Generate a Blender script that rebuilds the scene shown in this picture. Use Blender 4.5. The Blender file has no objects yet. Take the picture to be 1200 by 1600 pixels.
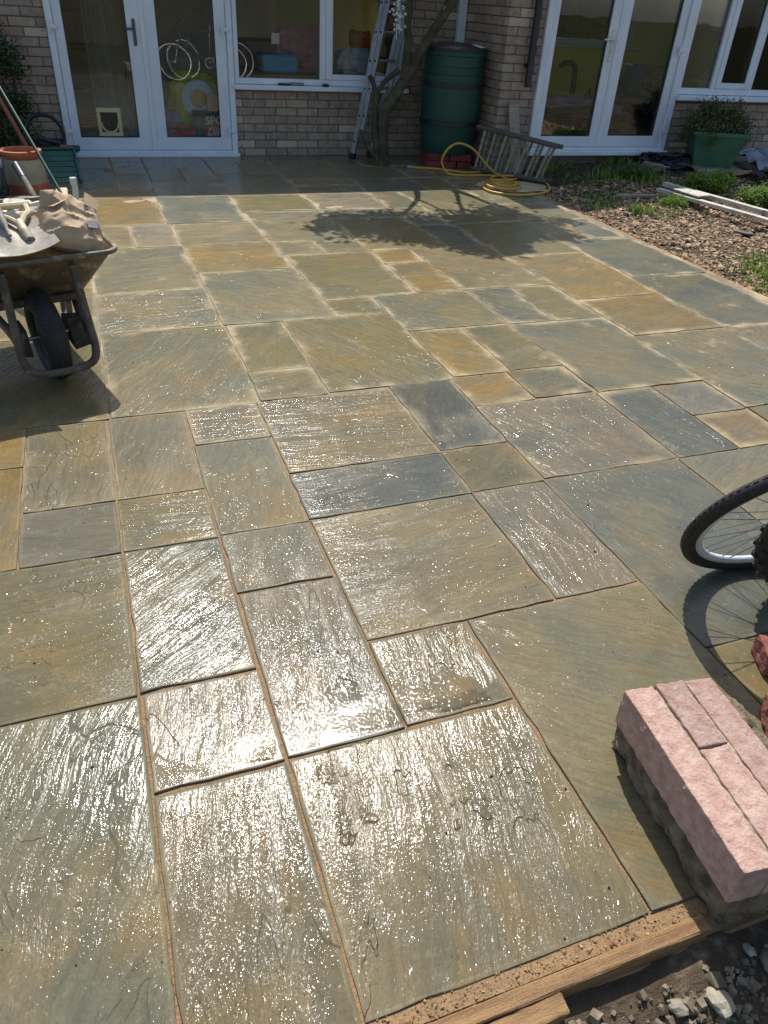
import bpy, bmesh, math, random
import numpy as np
from mathutils import Vector, Matrix, Euler, noise as mnoise

random.seed(7)
RNG = np.random.default_rng(7)
R = math.radians
scene = bpy.context.scene
COL = scene.collection

# ------------------------------------------------------------------ camera
CAM_H = 1.4286
pitch, roll, yaw = R(34.757), R(-3.78), R(21.953)
fwd = Vector((math.sin(yaw) * math.cos(pitch), math.cos(yaw) * math.cos(pitch), -math.sin(pitch)))
rgt = Vector((math.cos(yaw), -math.sin(yaw), 0))
dwn = fwd.cross(rgt)
ax_r = math.cos(roll) * rgt + math.sin(roll) * dwn
ax_d = -math.sin(roll) * rgt + math.cos(roll) * dwn
cam_d = bpy.data.cameras.new('camera')
cam = bpy.data.objects.new('camera', cam_d)
COL.objects.link(cam)
m = Matrix((ax_r, -ax_d, -fwd)).transposed().to_4x4()
m.translation = (0, 0, CAM_H)
cam.matrix_world = m
cam_d.sensor_fit = 'VERTICAL'
cam_d.sensor_height = 36.0
cam_d.lens = 36.0 * 1155.0 / 1600.0
cam_d.clip_start = 0.02
cam_d.clip_end = 2000
scene.camera = cam

# ------------------------------------------------------------------ light
SUN_AZ, SUN_EL = R(13.0), R(53.4)          # azimuth measured from +Y towards +X
world = bpy.data.worlds.new('World')
scene.world = world
world.use_nodes = True
wn = world.node_tree
bg = wn.nodes['Background']
sky = wn.nodes.new('ShaderNodeTexSky')
sky.sky_type = 'NISHITA'
sky.sun_disc = False
sky.sun_elevation = SUN_EL
sky.sun_rotation = SUN_AZ
sky.altitude = 50
sky.air_density = 1.0
sky.dust_density = 1.6
sky.ozone_density = 0.8
wn.links.new(sky.outputs[0], bg.inputs[0])
bg.inputs[1].default_value = 0.14
sd = bpy.data.lights.new('sun', 'SUN')
sd.energy = 4.4
sd.angle = R(0.53)
sd.color = (1.0, 0.975, 0.93)
sun = bpy.data.objects.new('sun', sd)
COL.objects.link(sun)
sdir = Vector((math.sin(SUN_AZ) * math.cos(SUN_EL), math.cos(SUN_AZ) * math.cos(SUN_EL), math.sin(SUN_EL)))
sun.rotation_euler = sdir.to_track_quat('Z', 'Y').to_euler()
sun.location = sdir * 40
scene.view_settings.view_transform = 'Standard'
scene.view_settings.look = 'None'
scene.view_settings.exposure = 0.32
scene.view_settings.gamma = 1.0
scene.view_settings.use_curve_mapping = False
scene.render.engine = 'CYCLES'
scene.cycles.max_bounces = 8
scene.cycles.transparent_max_bounces = 16
scene.cycles.sample_clamp_indirect = 6
scene.cycles.caustics_reflective = False
scene.cycles.caustics_refractive = False


# ------------------------------------------------------------------ helpers
def lin(c):
    return tuple((v / 255 / 12.92 if v / 255 <= .04045 else ((v / 255 + .055) / 1.055) ** 2.4) for v in c)


MATS = {}


class NT:
    def __init__(self, name):
        self.m = bpy.data.materials.new(name)
        self.m.use_nodes = True
        self.t = self.m.node_tree
        self.bsdf = self.t.nodes['Principled BSDF']
        self.out = self.t.nodes['Material Output']

    def n(self, typ, **kw):
        nd = self.t.nodes.new('ShaderNode' + typ)
        for k, v in kw.items():
            setattr(nd, k, v)
        return nd

    def link(self, a, b):
        self.t.links.new(a, b)

    def val(self, sock, v):
        if hasattr(v, 'is_output') or isinstance(v, bpy.types.NodeSocket):
            self.link(v, sock)
        else:
            sock.default_value = v

    def math(self, op, a, b=None, c=None, clamp=False):
        nd = self.n('Math', operation=op)
        nd.use_clamp = clamp
        self.val(nd.inputs[0], a)
        if b is not None:
            self.val(nd.inputs[1], b)
        if c is not None:
            self.val(nd.inputs[2], c)
        return nd.outputs[0]

    def sstep(self, x, a, b, lo=0.0, hi=1.0):
        nd = self.n('MapRange', interpolation_type='SMOOTHSTEP')
        self.val(nd.inputs[0], x)
        nd.inputs[1].default_value = a
        nd.inputs[2].default_value = b
        nd.inputs[3].default_value = lo
        nd.inputs[4].default_value = hi
        return nd.outputs[0]

    def mix(self, f, a, b, typ='MIX'):
        nd = self.n('Mix', data_type='RGBA', blend_type=typ)
        self.val(nd.inputs[0], f)
        self.val(nd.inputs[6], a if not isinstance(a, tuple) else (*a[:3], 1))
        self.val(nd.inputs[7], b if not isinstance(b, tuple) else (*b[:3], 1))
        return nd.outputs[2]

    def noise(self, vec, scale, detail=3, rough=.5, dist=0.0):
        nd = self.n('TexNoise')
        if vec is not None:
            self.link(vec, nd.inputs['Vector'])
        nd.inputs['Scale'].default_value = scale
        nd.inputs['Detail'].default_value = detail
        nd.inputs['Roughness'].default_value = rough
        nd.inputs['Distortion'].default_value = dist
        return nd.outputs[0]

    def bump(self, h, strength, dist, normal=None):
        nd = self.n('Bump')
        self.val(nd.inputs['Strength'], strength)
        nd.inputs['Distance'].default_value = dist
        self.link(h, nd.inputs['Height'])
        if normal is not None:
            self.link(normal, nd.inputs['Normal'])
        return nd.outputs[0]

    def attr(self, name, out='Fac'):
        nd = self.n('Attribute', attribute_type='OBJECT', attribute_name=name)
        return nd.outputs[out]

    def objvec(self):
        """object coordinates shifted by a random amount per object"""
        tc = self.n('TexCoord')
        oi = self.n('ObjectInfo')
        s = self.n('VectorMath', operation='ADD')
        self.link(tc.outputs['Object'], s.inputs[0])
        k = self.math('MULTIPLY', oi.outputs['Random'], 37.0)
        self.link(k, s.inputs[1])
        return s.outputs[0], tc.outputs['Object'], oi.outputs['Random']


def mat(name, col, rough=.6, col2=None, scale=6, bump=0.0, bscale=60, metal=0.0, spec=.5, dirt=None, dirt_amt=.5,
        dscale=5, perobj=0.0, stretch=None, island=0.0, trans=0.0):
    if name in MATS:
        return MATS[name]
    c1 = lin(col)
    c2 = lin(col2) if col2 else tuple(v * .78 for v in c1)
    N = NT(name)
    vec, obj, rnd = N.objvec()
    v = vec
    if stretch:
        mp = N.n('Mapping')
        N.link(vec, mp.inputs[0])
        mp.inputs['Scale'].default_value = stretch
        v = mp.outputs[0]
    f = N.sstep(N.noise(v, scale, 5, .6), .3, .7)
    c = N.mix(f, c1, c2)
    if perobj:
        w = N.n('HueSaturation')
        N.link(c, w.inputs['Color'])
        N.link(N.math('MULTIPLY_ADD', rnd, perobj, 1 - perobj / 2), w.inputs['Value'])
        c = w.outputs[0]
    if island:
        g = N.n('NewGeometry')
        w = N.n('HueSaturation')
        N.link(c, w.inputs['Color'])
        N.link(N.math('MULTIPLY_ADD', g.outputs['Random Per Island'], island, 1 - island / 2), w.inputs['Value'])
        c = w.outputs[0]
    if dirt:
        d = N.sstep(N.noise(vec, dscale, 6, .65), 1 - dirt_amt - .08, 1 - dirt_amt + .12)
        c = N.mix(d, c, lin(dirt))
    N.link(c, N.bsdf.inputs['Base Color'])
    rr = N.math('MULTIPLY_ADD', N.noise(vec, scale * 2.3, 4), .3, rough - .15, clamp=True)
    N.link(rr, N.bsdf.inputs['Roughness'])
    N.bsdf.inputs['Metallic'].default_value = metal
    N.bsdf.inputs['Specular IOR Level'].default_value = spec
    if bump:
        N.link(N.bump(N.noise(v, bscale, 5, .65), 1.0, bump), N.bsdf.inputs['Normal'])
    if trans:
        tr = N.n('BsdfTranslucent')
        N.link(c, tr.inputs[0])
        ms = N.n('MixShader')
        ms.inputs[0].default_value = trans
        N.link(N.bsdf.outputs[0], ms.inputs[1])
        N.link(tr.outputs[0], ms.inputs[2])
        N.link(ms.outputs[0], N.out.inputs[0])
    MATS[name] = N.m
    return N.m


class MB:
    """collects shapes into one mesh"""

    def __init__(self):
        self.v = []
        self.f = []

    def add(self, vs, fs):
        o = len(self.v)
        self.v += [tuple(p) for p in vs]
        self.f += [tuple(i + o for i in f) for f in fs]
        return self

    def box(self, lo, hi, ch=0.0, M=None):
        x0, y0, z0 = lo
        x1, y1, z1 = hi
        if ch <= 0:
            vs = [(x0, y0, z0), (x1, y0, z0), (x1, y1, z0), (x0, y1, z0), (x0, y0, z1), (x1, y0, z1), (x1, y1, z1), (x0, y1, z1)]
            fs = [(0, 3, 2, 1), (4, 5, 6, 7), (0, 1, 5, 4), (1, 2, 6, 5), (2, 3, 7, 6), (3, 0, 4, 7)]
        else:
            bm = bmesh.new()
            bmesh.ops.create_cube(bm, size=1)
            for p in bm.verts:
                p.co = Vector((x0 + (p.co.x + .5) * (x1 - x0), y0 + (p.co.y + .5) * (y1 - y0), z0 + (p.co.z + .5) * (z1 - z0)))
            ch = min(ch, .45 * min(x1 - x0, y1 - y0, z1 - z0))
            bmesh.ops.bevel(bm, geom=list(bm.edges), offset=ch, segments=1, affect='EDGES')
            bm.verts.index_update()
            vs = [p.co.copy() for p in bm.verts]
            fs = [[p.index for p in f.verts] for f in bm.faces]
            bm.free()
        if M is not None:
            vs = [M @ Vector(p) for p in vs]
        return self.add(vs, fs)

    def tube(self, pts, r, seg=8, closed=False, cap=True):
        pts = [Vector(p) for p in pts]
        n = len(pts)
        rs = r if isinstance(r, (list, tuple)) else [r] * n
        rings = []
        prev = None
        for i, p in enumerate(pts):
            if closed:
                t = pts[(i + 1) % n] - pts[i - 1]
            else:
                t = pts[min(i + 1, n - 1)] - pts[max(i - 1, 0)]
            t = t.normalized() if t.length > 1e-9 else Vector((0, 0, 1))
            if prev is None:
                a = Vector((0, 0, 1)) if abs(t.z) < .9 else Vector((1, 0, 0))
                u = t.cross(a).normalized()
            else:
                u = (prev - t * prev.dot(t))
                u = u.normalized() if u.length > 1e-6 else t.orthogonal().normalized()
            prev = u
            w = t.cross(u)
            rings.append([p + rs[i] * (math.cos(2 * math.pi * k / seg) * u + math.sin(2 * math.pi * k / seg) * w) for k in range(seg)])
        vs = [q for rr in rings for q in rr]
        fs = []
        for i in range(n if closed else n - 1):
            j = (i + 1) % n
            for k in range(seg):
                l = (k + 1) % seg
                fs.append((i * seg + k, i * seg + l, j * seg + l, j * seg + k))
        if cap and not closed:
            fs.append(tuple(range(seg - 1, -1, -1)))
            fs.append(tuple((n - 1) * seg + k for k in range(seg)))
        return self.add(vs, fs)

    def lathe(self, prof, seg=24, c=(0, 0, 0), M=None):
        vs = []
        for r, z in prof:
            for k in range(seg):
                a = 2 * math.pi * k / seg
                vs.append(Vector((c[0] + r * math.cos(a), c[1] + r * math.sin(a), c[2] + z)))
        fs = []
        for i in range(len(prof) - 1):
            for k in range(seg):
                l = (k + 1) % seg
                fs.append((i * seg + k, i * seg + l, (i + 1) * seg + l, (i + 1) * seg + k))
        fs.append(tuple(range(seg - 1, -1, -1)))
        fs.append(tuple((len(prof) - 1) * seg + k for k in range(seg)))
        if M is not None:
            vs = [M @ p for p in vs]
        return self.add(vs, fs)

    def prism(self, poly, z0, z1, M=None):
        n = len(poly)
        vs = [Vector((x, y, z0)) for x, y in poly] + [Vector((x, y, z1)) for x, y in poly]
        fs = [tuple(range(n - 1, -1, -1)), tuple(range(n, 2 * n))] + [(i, (i + 1) % n, n + (i + 1) % n, n + i) for i in range(n)]
        if M is not None:
            vs = [M @ p for p in vs]
        return self.add(vs, fs)

    def ball(self, c, r, sub=1, amp=.15, seed=0, sq=(1, 1, 1)):
        bm = bmesh.new()
        bmesh.ops.create_icosphere(bm, subdivisions=sub, radius=1)
        bm.verts.index_update()
        rr = random.Random(seed)
        o = Vector((rr.uniform(0, 50), rr.uniform(0, 50), rr.uniform(0, 50)))
        vs = []
        for p in bm.verts:
            k = 1 + amp * 2 * mnoise.noise(p.co * 1.3 + o)
            q = p.co * r * k
            vs.append((c[0] + q.x * sq[0], c[1] + q.y * sq[1], c[2] + q.z * sq[2]))
        fs = [[p.index for p in f.verts] for f in bm.faces]
        bm.free()
        return self.add(vs, fs)

    def mesh(self, name, smooth=False, angle=None):
        me = bpy.data.meshes.new(name)
        me.from_pydata(self.v, [], self.f)
        me.update()
        bm = bmesh.new()
        bm.from_mesh(me)
        bmesh.ops.recalc_face_normals(bm, faces=bm.faces)
        bm.to_mesh(me)
        bm.free()
        if smooth:
            me.polygons.foreach_set('use_smooth', [True] * len(me.polygons))
            me.set_sharp_from_angle(angle=R(angle or 40))
        return me

    def build(self, name, material, parent=None, smooth=False, angle=None):
        return link(name, self.mesh(name, smooth, angle), material, parent)


def link(name, me, material, parent=None, loc=None, rot=None):
    o = bpy.data.objects.new(name, me)
    COL.objects.link(o)
    if material is not None and len(me.materials) == 0:
        me.materials.append(material)
    if parent is not None:
        o.parent = parent
    if loc is not None:
        o.location = loc
    if rot is not None:
        o.rotation_euler = rot
    return o


def raw(name, V, F, material, parent=None, smooth=False):
    me = bpy.data.meshes.new(name)
    me.from_pydata([tuple(p) for p in V], [], [tuple(f) for f in F])
    me.update()
    if smooth:
        me.polygons.foreach_set('use_smooth', [True] * len(me.polygons))
    return link(name, me, material, parent)


def tag(o, label, cat, group=None):
    o['label'] = label
    o['category'] = cat
    if group:
        o['group'] = group
    return o


def thing(name, label, cat, loc=(0, 0, 0), rot=(0, 0, 0), group=None):
    o = bpy.data.objects.new(name, None)
    COL.objects.link(o)
    o.empty_display_size = .1
    o.location = loc
    o.rotation_euler = rot
    return tag(o, label, cat, group)


def part_empty(name, parent, loc=(0, 0, 0), rot=(0, 0, 0)):
    o = bpy.data.objects.new(name, None)
    COL.objects.link(o)
    o.empty_display_size = .05
    o.parent = parent
    o.location = loc
    o.rotation_euler = rot
    return o


def struct(o, kind='structure'):
    o['kind'] = kind
    return o


def spline(pts, n=8, closed=False):
    P = [Vector(p) for p in pts]
    out = []
    m_ = len(P)
    rng = range(m_) if closed else range(m_ - 1)
    for i in rng:
        if closed:
            a, b, c, d = P[i - 1], P[i], P[(i + 1) % m_], P[(i + 2) % m_]
        else:
            a, b, c, d = P[max(i - 1, 0)], P[i], P[i + 1], P[min(i + 2, m_ - 1)]
        for k in range(n):
            t = k / n
            out.append(.5 * ((2 * b) + (c - a) * t + (2 * a - 5 * b + 4 * c - d) * t * t + (3 * b - a - 3 * c + d) * t ** 3))
    if not closed:
        out.append(P[-1])
    return out


def rough_box(lo, hi, seg, amp, freq, seed, ch=.006):
    """box with finely broken surface"""
    bm = bmesh.new()
    bmesh.ops.create_cube(bm, size=1)
    L = [hi[i] - lo[i] for i in range(3)]
    for p in bm.verts:
        p.co = Vector([lo[i] + (p.co[i] + .5) * L[i] for i in range(3)])
    bmesh.ops.bevel(bm, geom=list(bm.edges), offset=ch, segments=2, affect='EDGES', profile=.6)
    bmesh.ops.triangulate(bm, faces=bm.faces)
    for _ in range(10):
        es = [e for e in bm.edges if e.calc_length() > seg]
        if not es:
            break
        bmesh.ops.subdivide_edges(bm, edges=es, cuts=1)
        bmesh.ops.triangulate(bm, faces=bm.faces)
    bm.normal_update()
    o = Vector((seed * 3.7, seed * 1.3, seed * 2.1))
    mv = [(p, p.normal * amp * (mnoise.noise(p.co * freq + o) + .5 * mnoise.noise(p.co * freq * 2.7 + o))) for p in bm.verts]
    for p, d in mv:
        p.co += d
    me = bpy.data.meshes.new('rough')
    bm.to_mesh(me)
    bm.free()
    return me


# ------------------------------------------------------------------ materials
UPVC = mat('upvc', (222, 226, 230), .35, (208, 212, 217), 3, spec=.5, dirt=(150, 145, 132), dirt_amt=.16, dscale=9)
BLACK = mat('black_plastic', (22, 23, 26), .45, (30, 31, 34), 12)
RUBBER = mat('rubber', (28, 27, 26), .7, (44, 42, 39), 20, bump=.002, bscale=90, dirt=(92, 84, 70), dirt_amt=.3, dscale=14)
STEEL = mat('steel', (170, 172, 175), .35, (140, 142, 145), 20, metal=.9)
ALU = mat('aluminium', (176, 178, 180), .42, (150, 151, 152), 14, metal=.55, dirt=(120, 115, 105), dirt_amt=.3, dscale=20)
GLASS_N = NT('window_glass')


def make_glass():
    N = GLASS_N
    fr = N.n('Fresnel')
    fr.inputs[0].default_value = 1.52
    k = N.math('MULTIPLY', fr.outputs[0], 1.35, clamp=True)
    tr = N.n('BsdfTransparent')
    tr.inputs[0].default_value = (.93, .95, .94, 1)
    gl = N.n('BsdfGlossy')
    gl.inputs['Roughness'].default_value = 0.0
    vec, obj, rnd = N.objvec()
    N.link(N.bump(N.noise(vec, 1.6, 2), .35, .004), gl.inputs['Normal'])
    ms = N.n('MixShader')
    N.link(k, ms.inputs[0])
    N.link(tr.outputs[0], ms.inputs[1])
    N.link(gl.outputs[0], ms.inputs[2])
    N.link(ms.outputs[0], N.out.inputs[0])
    return N.m


GLASS = make_glass()


def make_brick():
    N = NT('house_brick')
    vec, obj, rnd = N.objvec()
    cr = N.n('ValToRGB')
    N.link(rnd, cr.inputs[0])
    e = cr.color_ramp.elements
    e[0].position = 0
    e[0].color = (*lin((132, 116, 102)), 1)
    e[1].position = 1
    e[1].color = (*lin((172, 158, 138)), 1)
    for p, c in ((.25, (146, 126, 110)), (.45, (154, 136, 118)), (.62, (140, 122, 110)), (.78, (156, 124, 106)), (.86, (164, 148, 128)), (.95, (186, 172, 150))):
        x = e.new(p)
        x.color = (*lin(c), 1)
    cr.color_ramp.interpolation = 'CONSTANT'
    f = N.sstep(N.noise(vec, 14, 5, .65), .3, .72)
    c = N.mix(f, cr.outputs[0], N.mix(.5, cr.outputs[0], lin((188, 170, 150))))
    c = N.mix(N.sstep(N.noise(vec, 60, 3), .62, .75), c, lin((80, 66, 60)))
    N.link(c, N.bsdf.inputs['Base Color'])
    N.bsdf.inputs['Roughness'].default_value = .9
    N.bsdf.inputs['Specular IOR Level'].default_value = .2
    N.link(N.bump(N.noise(vec, 90, 5, .7), .9, .003), N.bsdf.inputs['Normal'])
    return N.m


BRICK = make_brick()
MORTAR = mat('mortar', (122, 112, 102), .95, (102, 94, 86), 12, bump=.003, bscale=120, spec=.1)


def make_brickwall():
    """brickwork too high or far to the side to be laid piece by piece"""
    N = NT('brickwork_far')
    tc = N.n('TexCoord')
    mp = N.n('Mapping')
    mp.inputs['Rotation'].default_value = (R(90), 0, 0)
    N.link(tc.outputs['Object'], mp.inputs[0])
    b = N.n('TexBrick')
    N.link(mp.outputs[0], b.inputs[0])
    b.inputs['Color1'].default_value = (*lin((140, 112, 98)), 1)
    b.inputs['Color2'].default_value = (*lin((160, 136, 116)), 1)
    b.inputs['Mortar'].default_value = (*lin((112, 104, 96)), 1)
    b.inputs['Scale'].default_value = 1
    b.inputs['Brick Width'].default_value = .225
    b.inputs['Row Height'].default_value = .075
    b.inputs['Mortar Size'].default_value = .006
    N.link(b.outputs[0], N.bsdf.inputs['Base Color'])
    N.bsdf.inputs['Roughness'].default_value = .9
    return N.m


BRICKFAR = make_brickwall()


def make_slab_mat():
    N = NT('riven_sandstone')
    vec, obj, rnd = N.objvec()
    grain = N.attr('grain')
    sandy = N.attr('sandy')
    pud = N.attr('puddle')
    glint = N.attr('glint')
    ca = N.attr('tone_a', 'Color')
    cb = N.attr('tone_b', 'Color')
    # grain direction
    vr = N.n('VectorRotate', rotation_type='Z_AXIS')
    N.link(vec, vr.inputs['Vector'])
    N.link(N.math('MULTIPLY', grain, -1.0), vr.inputs['Angle'])
    # wobble the grain a little
    wob = N.n('TexNoise')
    N.link(vec, wob.inputs['Vector'])
    wob.inputs['Scale'].default_value = 3.2
    wob.inputs['Detail'].default_value = 3
    wv = N.n('VectorMath', operation='MULTIPLY_ADD')
    N.link(wob.outputs['Color'], wv.inputs[0])
    wv.inputs[1].default_value = (.10, .10, 0)
    N.link(vr.outputs[0], wv.inputs[2])

    def stretched(sx, sy):
        mp = N.n('Mapping')
        N.link(wv.outputs[0], mp.inputs[0])
        mp.inputs['Scale'].default_value = (sx, sy, 1)
        return mp.outputs[0]
    # edge distance
    sep = N.n('SeparateXYZ')
    N.link(obj, sep.inputs[0])
    ex = N.math('SUBTRACT', N.attr('half_x'), N.math('ABSOLUTE', sep.outputs[0]))
    ey = N.math('SUBTRACT', N.attr('half_y'), N.math('ABSOLUTE', sep.outputs[1]))
    edge = N.math('MINIMUM', ex, ey)
    # colour
    big = N.noise(vec, 2.6, 4, .55, .6)
    col = N.mix(N.sstep(big, .38, .64), ca, cb)
    streak = N.noise(stretched(2.0, 11), 1.0, 6, .65, .5)
    col = N.mix(N.sstep(streak, .44, .74, 0, .36), col, N.mix(.6, cb, lin((102, 105, 97))))
    col = N.mix(N.sstep(N.noise(stretched(1.4, 7), 1.0, 6, .65, .6), .50, .78, 0, .26), col, lin((152, 139, 107)))
    rust = N.math('MULTIPLY', N.sstep(N.noise(stretched(1.5, 2.6), 1.9, 5, .62), .5, .72), N.attr('rust'))
    col = N.mix(rust, col, lin((142, 108, 52)))
    fine = N.noise(stretched(14, 90), 1.0, 4, .6)
    col = N.mix(N.sstep(fine, .35, .65, .24, 0), col, lin((60, 56, 44)))
    speck = N.noise(vec, 120, 2, .5)
    col = N.mix(N.sstep(speck, .3, .5, .22, 0), col, lin((66, 62, 50)))
    col = N.mix(N.sstep(N.noise(vec, 46, 3, .6), .56, .74, 0, .16), col, lin((166, 154, 124)))
    # dry sandy rim
    en = N.math('MULTIPLY_ADD', N.noise(vec, 9, 5, .7), .09, edge)
    rim = N.math('MULTIPLY', N.sstep(en, .030, .105, 1, 0), N.sstep(N.noise(vec, 3.6, 5, .62), .42, .62, .0, 1))
    rim = N.math('MULTIPLY', rim, N.math('MULTIPLY_ADD', sandy, .80, .06), clamp=True)
    patch = N.math('MULTIPLY', N.sstep(N.noise(vec, 3.4, 6, .68), .58, .74), N.math('MULTIPLY', sandy, .55))
    dry = N.math('MAXIMUM', rim, patch)
    col = N.mix(dry, col, N.mix(N.noise(vec, 30, 3), lin((196, 178, 140)), lin((160, 140, 104))))
    N.link(col, N.bsdf.inputs['Base Color'])
    # puddle towards the low front end
    py_ = N.math('DIVIDE', sep.outputs[1], N.attr('half_y'))
    pn = N.math('MULTIPLY_ADD', N.noise(vec, 7.5, 5, .62), 2.2, -1.1)
    ps = N.math('ADD', N.math('SUBTRACT', N.math('MULTIPLY', pud, 1.9), 1.0), pn)
    puddle = N.sstep(N.math('SUBTRACT', ps, py_), .0, .10)
    puddle = N.math('MULTIPLY', puddle, N.sstep(pud, .02, .06))
    smoothf = N.math('SUBTRACT', 1.0, puddle)
    # relief
    h1 = N.noise(stretched(5.5, 40), 1.0, 4, .6, .3)           # riven ridges along the grain
    h0 = N.noise(stretched(2.2, 4.0), 1.3, 4, .55, .6)
    t = N.math('MULTIPLY', h0, 5.0)
    fl = N.math('FLOOR', t)
    fr = N.math('FRACT', t)
    terr = N.math('ADD', fl, N.sstep(fr, .93, 1.0))
    led = N.sstep(N.noise(vec, 2.1, 2), .42, .54)
    b0 = N.bump(terr, N.math('MULTIPLY', N.math('MULTIPLY', led, N.attr('ledge')), smoothf), .0036)
    b1 = N.bump(h1, N.math('MULTIPLY', smoothf, N.math('MULTIPLY_ADD', glint, .6, .22)), .0056, b0)
    b2 = N.bump(N.noise(stretched(120, 260), 1.0, 2, .5), .6, .0011, b1)
    b3 = N.bump(N.noise(vec, 1.6, 2, .5), N.math('MULTIPLY_ADD', smoothf, .45, .1), .004, b2)
    # crystal facets: every grain of the cleft face leans its own way
    def facets(sx, sy, amp, seedv, gate=.5, low=.25):
        vo = N.n('TexVoronoi')
        mp = N.n('Mapping')
        N.link(wv.outputs[0], mp.inputs[0])
        mp.inputs['Scale'].default_value = (sx, sy, 1)
        mp.inputs['Location'].default_value = (seedv, seedv, 0)
        N.link(mp.outputs[0], vo.inputs['Vector'])
        vo.inputs['Scale'].default_value = 1.0
        c1 = N.n('VectorMath', operation='MULTIPLY_ADD')
        N.link(vo.outputs['Color'], c1.inputs[0])
        c1.inputs[1].default_value = (2, 2, 0)
        c1.inputs[2].default_value = (-1, -1, 0)
        c2 = N.n('VectorMath', operation='ABSOLUTE')
        N.link(c1.outputs[0], c2.inputs[0])
        c3 = N.n('VectorMath', operation='MULTIPLY')
        N.link(c2.outputs[0], c3.inputs[0])
        N.link(c1.outputs[0], c3.inputs[1])
        sc_ = N.n('SeparateColor')
        N.link(vo.outputs['Color'], sc_.inputs[0])
        c4 = N.n('VectorMath', operation='SCALE')
        N.link(c3.outputs[0], c4.inputs[0])
        N.link(N.math('MULTIPLY', amp, N.sstep(sc_.outputs[2], gate, gate + .1, low, 1)), c4.inputs['Scale'])
        return c4.outputs[0]
    smask = N.sstep(N.noise(stretched(4.0, 26), 1.0, 4, .65), .46, .64, .25, 1)
    pm_ = N.sstep(N.noise(vec, 3.4, 3, .6), .42, .64, .15, 1)
    amp = N.math('MULTIPLY', N.math('MULTIPLY', smask, pm_), N.math('MULTIPLY', smoothf, N.math('MULTIPLY_ADD', glint, .34, .05)))
    f1 = facets(300, 460, N.math('MULTIPLY', amp, .62), 0.0)
    f2 = facets(520, 640, N.math('MULTIPLY', amp, .75), 7.7)
    amp3 = N.math('MULTIPLY', N.math('MULTIPLY', smask, N.sstep(pm_, .15, 1, .45, 1)), N.math('MULTIPLY', smoothf, N.math('MULTIPLY_ADD', glint, .70, .08)))
    f3 = facets(220, 380, amp3, 3.1, .85, 0.0)
    ad0 = N.n('VectorMath', operation='ADD')
    N.link(f1, ad0.inputs[0])
    N.link(f3, ad0.inputs[1])
    ad = N.n('VectorMath', operation='ADD')
    N.link(ad0.outputs[0], ad.inputs[0])
    N.link(f2, ad.inputs[1])
    ad2 = N.n('VectorMath', operation='ADD')
    N.link(ad.outputs[0], ad2.inputs[0])
    N.link(b3, ad2.inputs[1])
    nz = N.n('VectorMath', operation='NORMALIZE')
    N.link(ad2.outputs[0], nz.inputs[0])
    N.link(nz.outputs[0], N.bsdf.inputs['Normal'])
    sheen = N.sstep(N.noise(stretched(3.0, 18), 1.0, 5, .65), .34, .72)
    rg = N.math('MULTIPLY_ADD', N.math('MULTIPLY', sheen, N.sstep(N.noise(vec, 2.7, 3, .6), .30, .66, .35, 1)), .24, .09)
    rg = N.math('ADD', rg, N.math('MULTIPLY', dry, .35))
    rg = N.math('MULTIPLY', rg, N.math('MULTIPLY_ADD', smoothf, .78, .22))
    rg = N.math('ADD', rg, N.sstep(edge, .004, .012, .5, 0), clamp=True)
    N.link(rg, N.bsdf.inputs['Roughness'])
    N.bsdf.inputs['Specular IOR Level'].default_value = .18
    return N.m


SLAB = make_slab_mat()


def make_joint_mat():
    N = NT('jointing_sand')
    tc = N.n('TexCoord')
    sep = N.n('SeparateXYZ')
    N.link(tc.outputs['Object'], sep.inputs[0])
    far = N.sstep(N.math('ADD', N.math('MULTIPLY', N.noise(tc.outputs['Object'], 1.2, 3), 1.2), sep.outputs[1]), 2.7, 3.9)
    f = N.noise(tc.outputs['Object'], 26, 5, .7)
    near = N.mix(f, lin((112, 86, 58)), lin((172, 138, 94)))
    pale = N.mix(N.sstep(N.noise(tc.outputs['Object'], 3.5, 4, .6), .4, .62), N.mix(f, lin((92, 74, 52)), lin((140, 116, 82))), N.mix(f, lin((150, 126, 90)), lin((196, 174, 134))))
    c = N.mix(far, near, pale)
    c = N.mix(N.sstep(N.noise(tc.outputs['Object'], 160, 2), .3, .5, .5, 0), c, lin((58, 44, 32)))
    N.link(c, N.bsdf.inputs['Base Color'])
    N.bsdf.inputs['Roughness'].default_value = .62
    N.link(N.bump(N.noise(tc.outputs['Object'], 130, 4, .7), 1.0, .006), N.bsdf.inputs['Normal'])
    return N.m


JOINT = make_joint_mat()
SOIL = mat('soil', (96, 82, 64), .9, (62, 52, 41), 5, bump=.02, bscale=24, spec=.2, dirt=(140, 126, 100), dirt_amt=.38, dscale=11)
LAWN = mat('lawn_ground', (76, 72, 52), .95, (58, 60, 38), 1.5, bump=.02, bscale=30, spec=.1)
TIMBER = mat('edging_timber', (160, 124, 80), .5, (118, 86, 52), 5, bump=.003, bscale=40, stretch=(.8, 14, 14), dirt=(150, 122, 84), dirt_amt=.40, dscale=22)

# ------------------------------------------------------------------ ground
ground = raw('ground', [(-300, -300, -.17), (300, -300, -.17), (300, 300, -.17), (-300, 300, -.17)], [(0, 1, 2, 3)], LAWN)
struct(ground)


def height_sheet(name, x0, x1, y0, y1, step, fn, material):
    nx, ny = int((x1 - x0) / step) + 1, int((y1 - y0) / step) + 1
    V = [(x0 + i * step, y0 + j * step, fn(x0 + i * step, y0 + j * step)) for j in range(ny) for i in range(nx)]
    F = [(j * nx + i, j * nx + i + 1, (j + 1) * nx + i + 1, (j + 1) * nx + i) for j in range(ny - 1) for i in range(nx - 1)]
    return raw(name, V, F, material, smooth=True)


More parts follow.
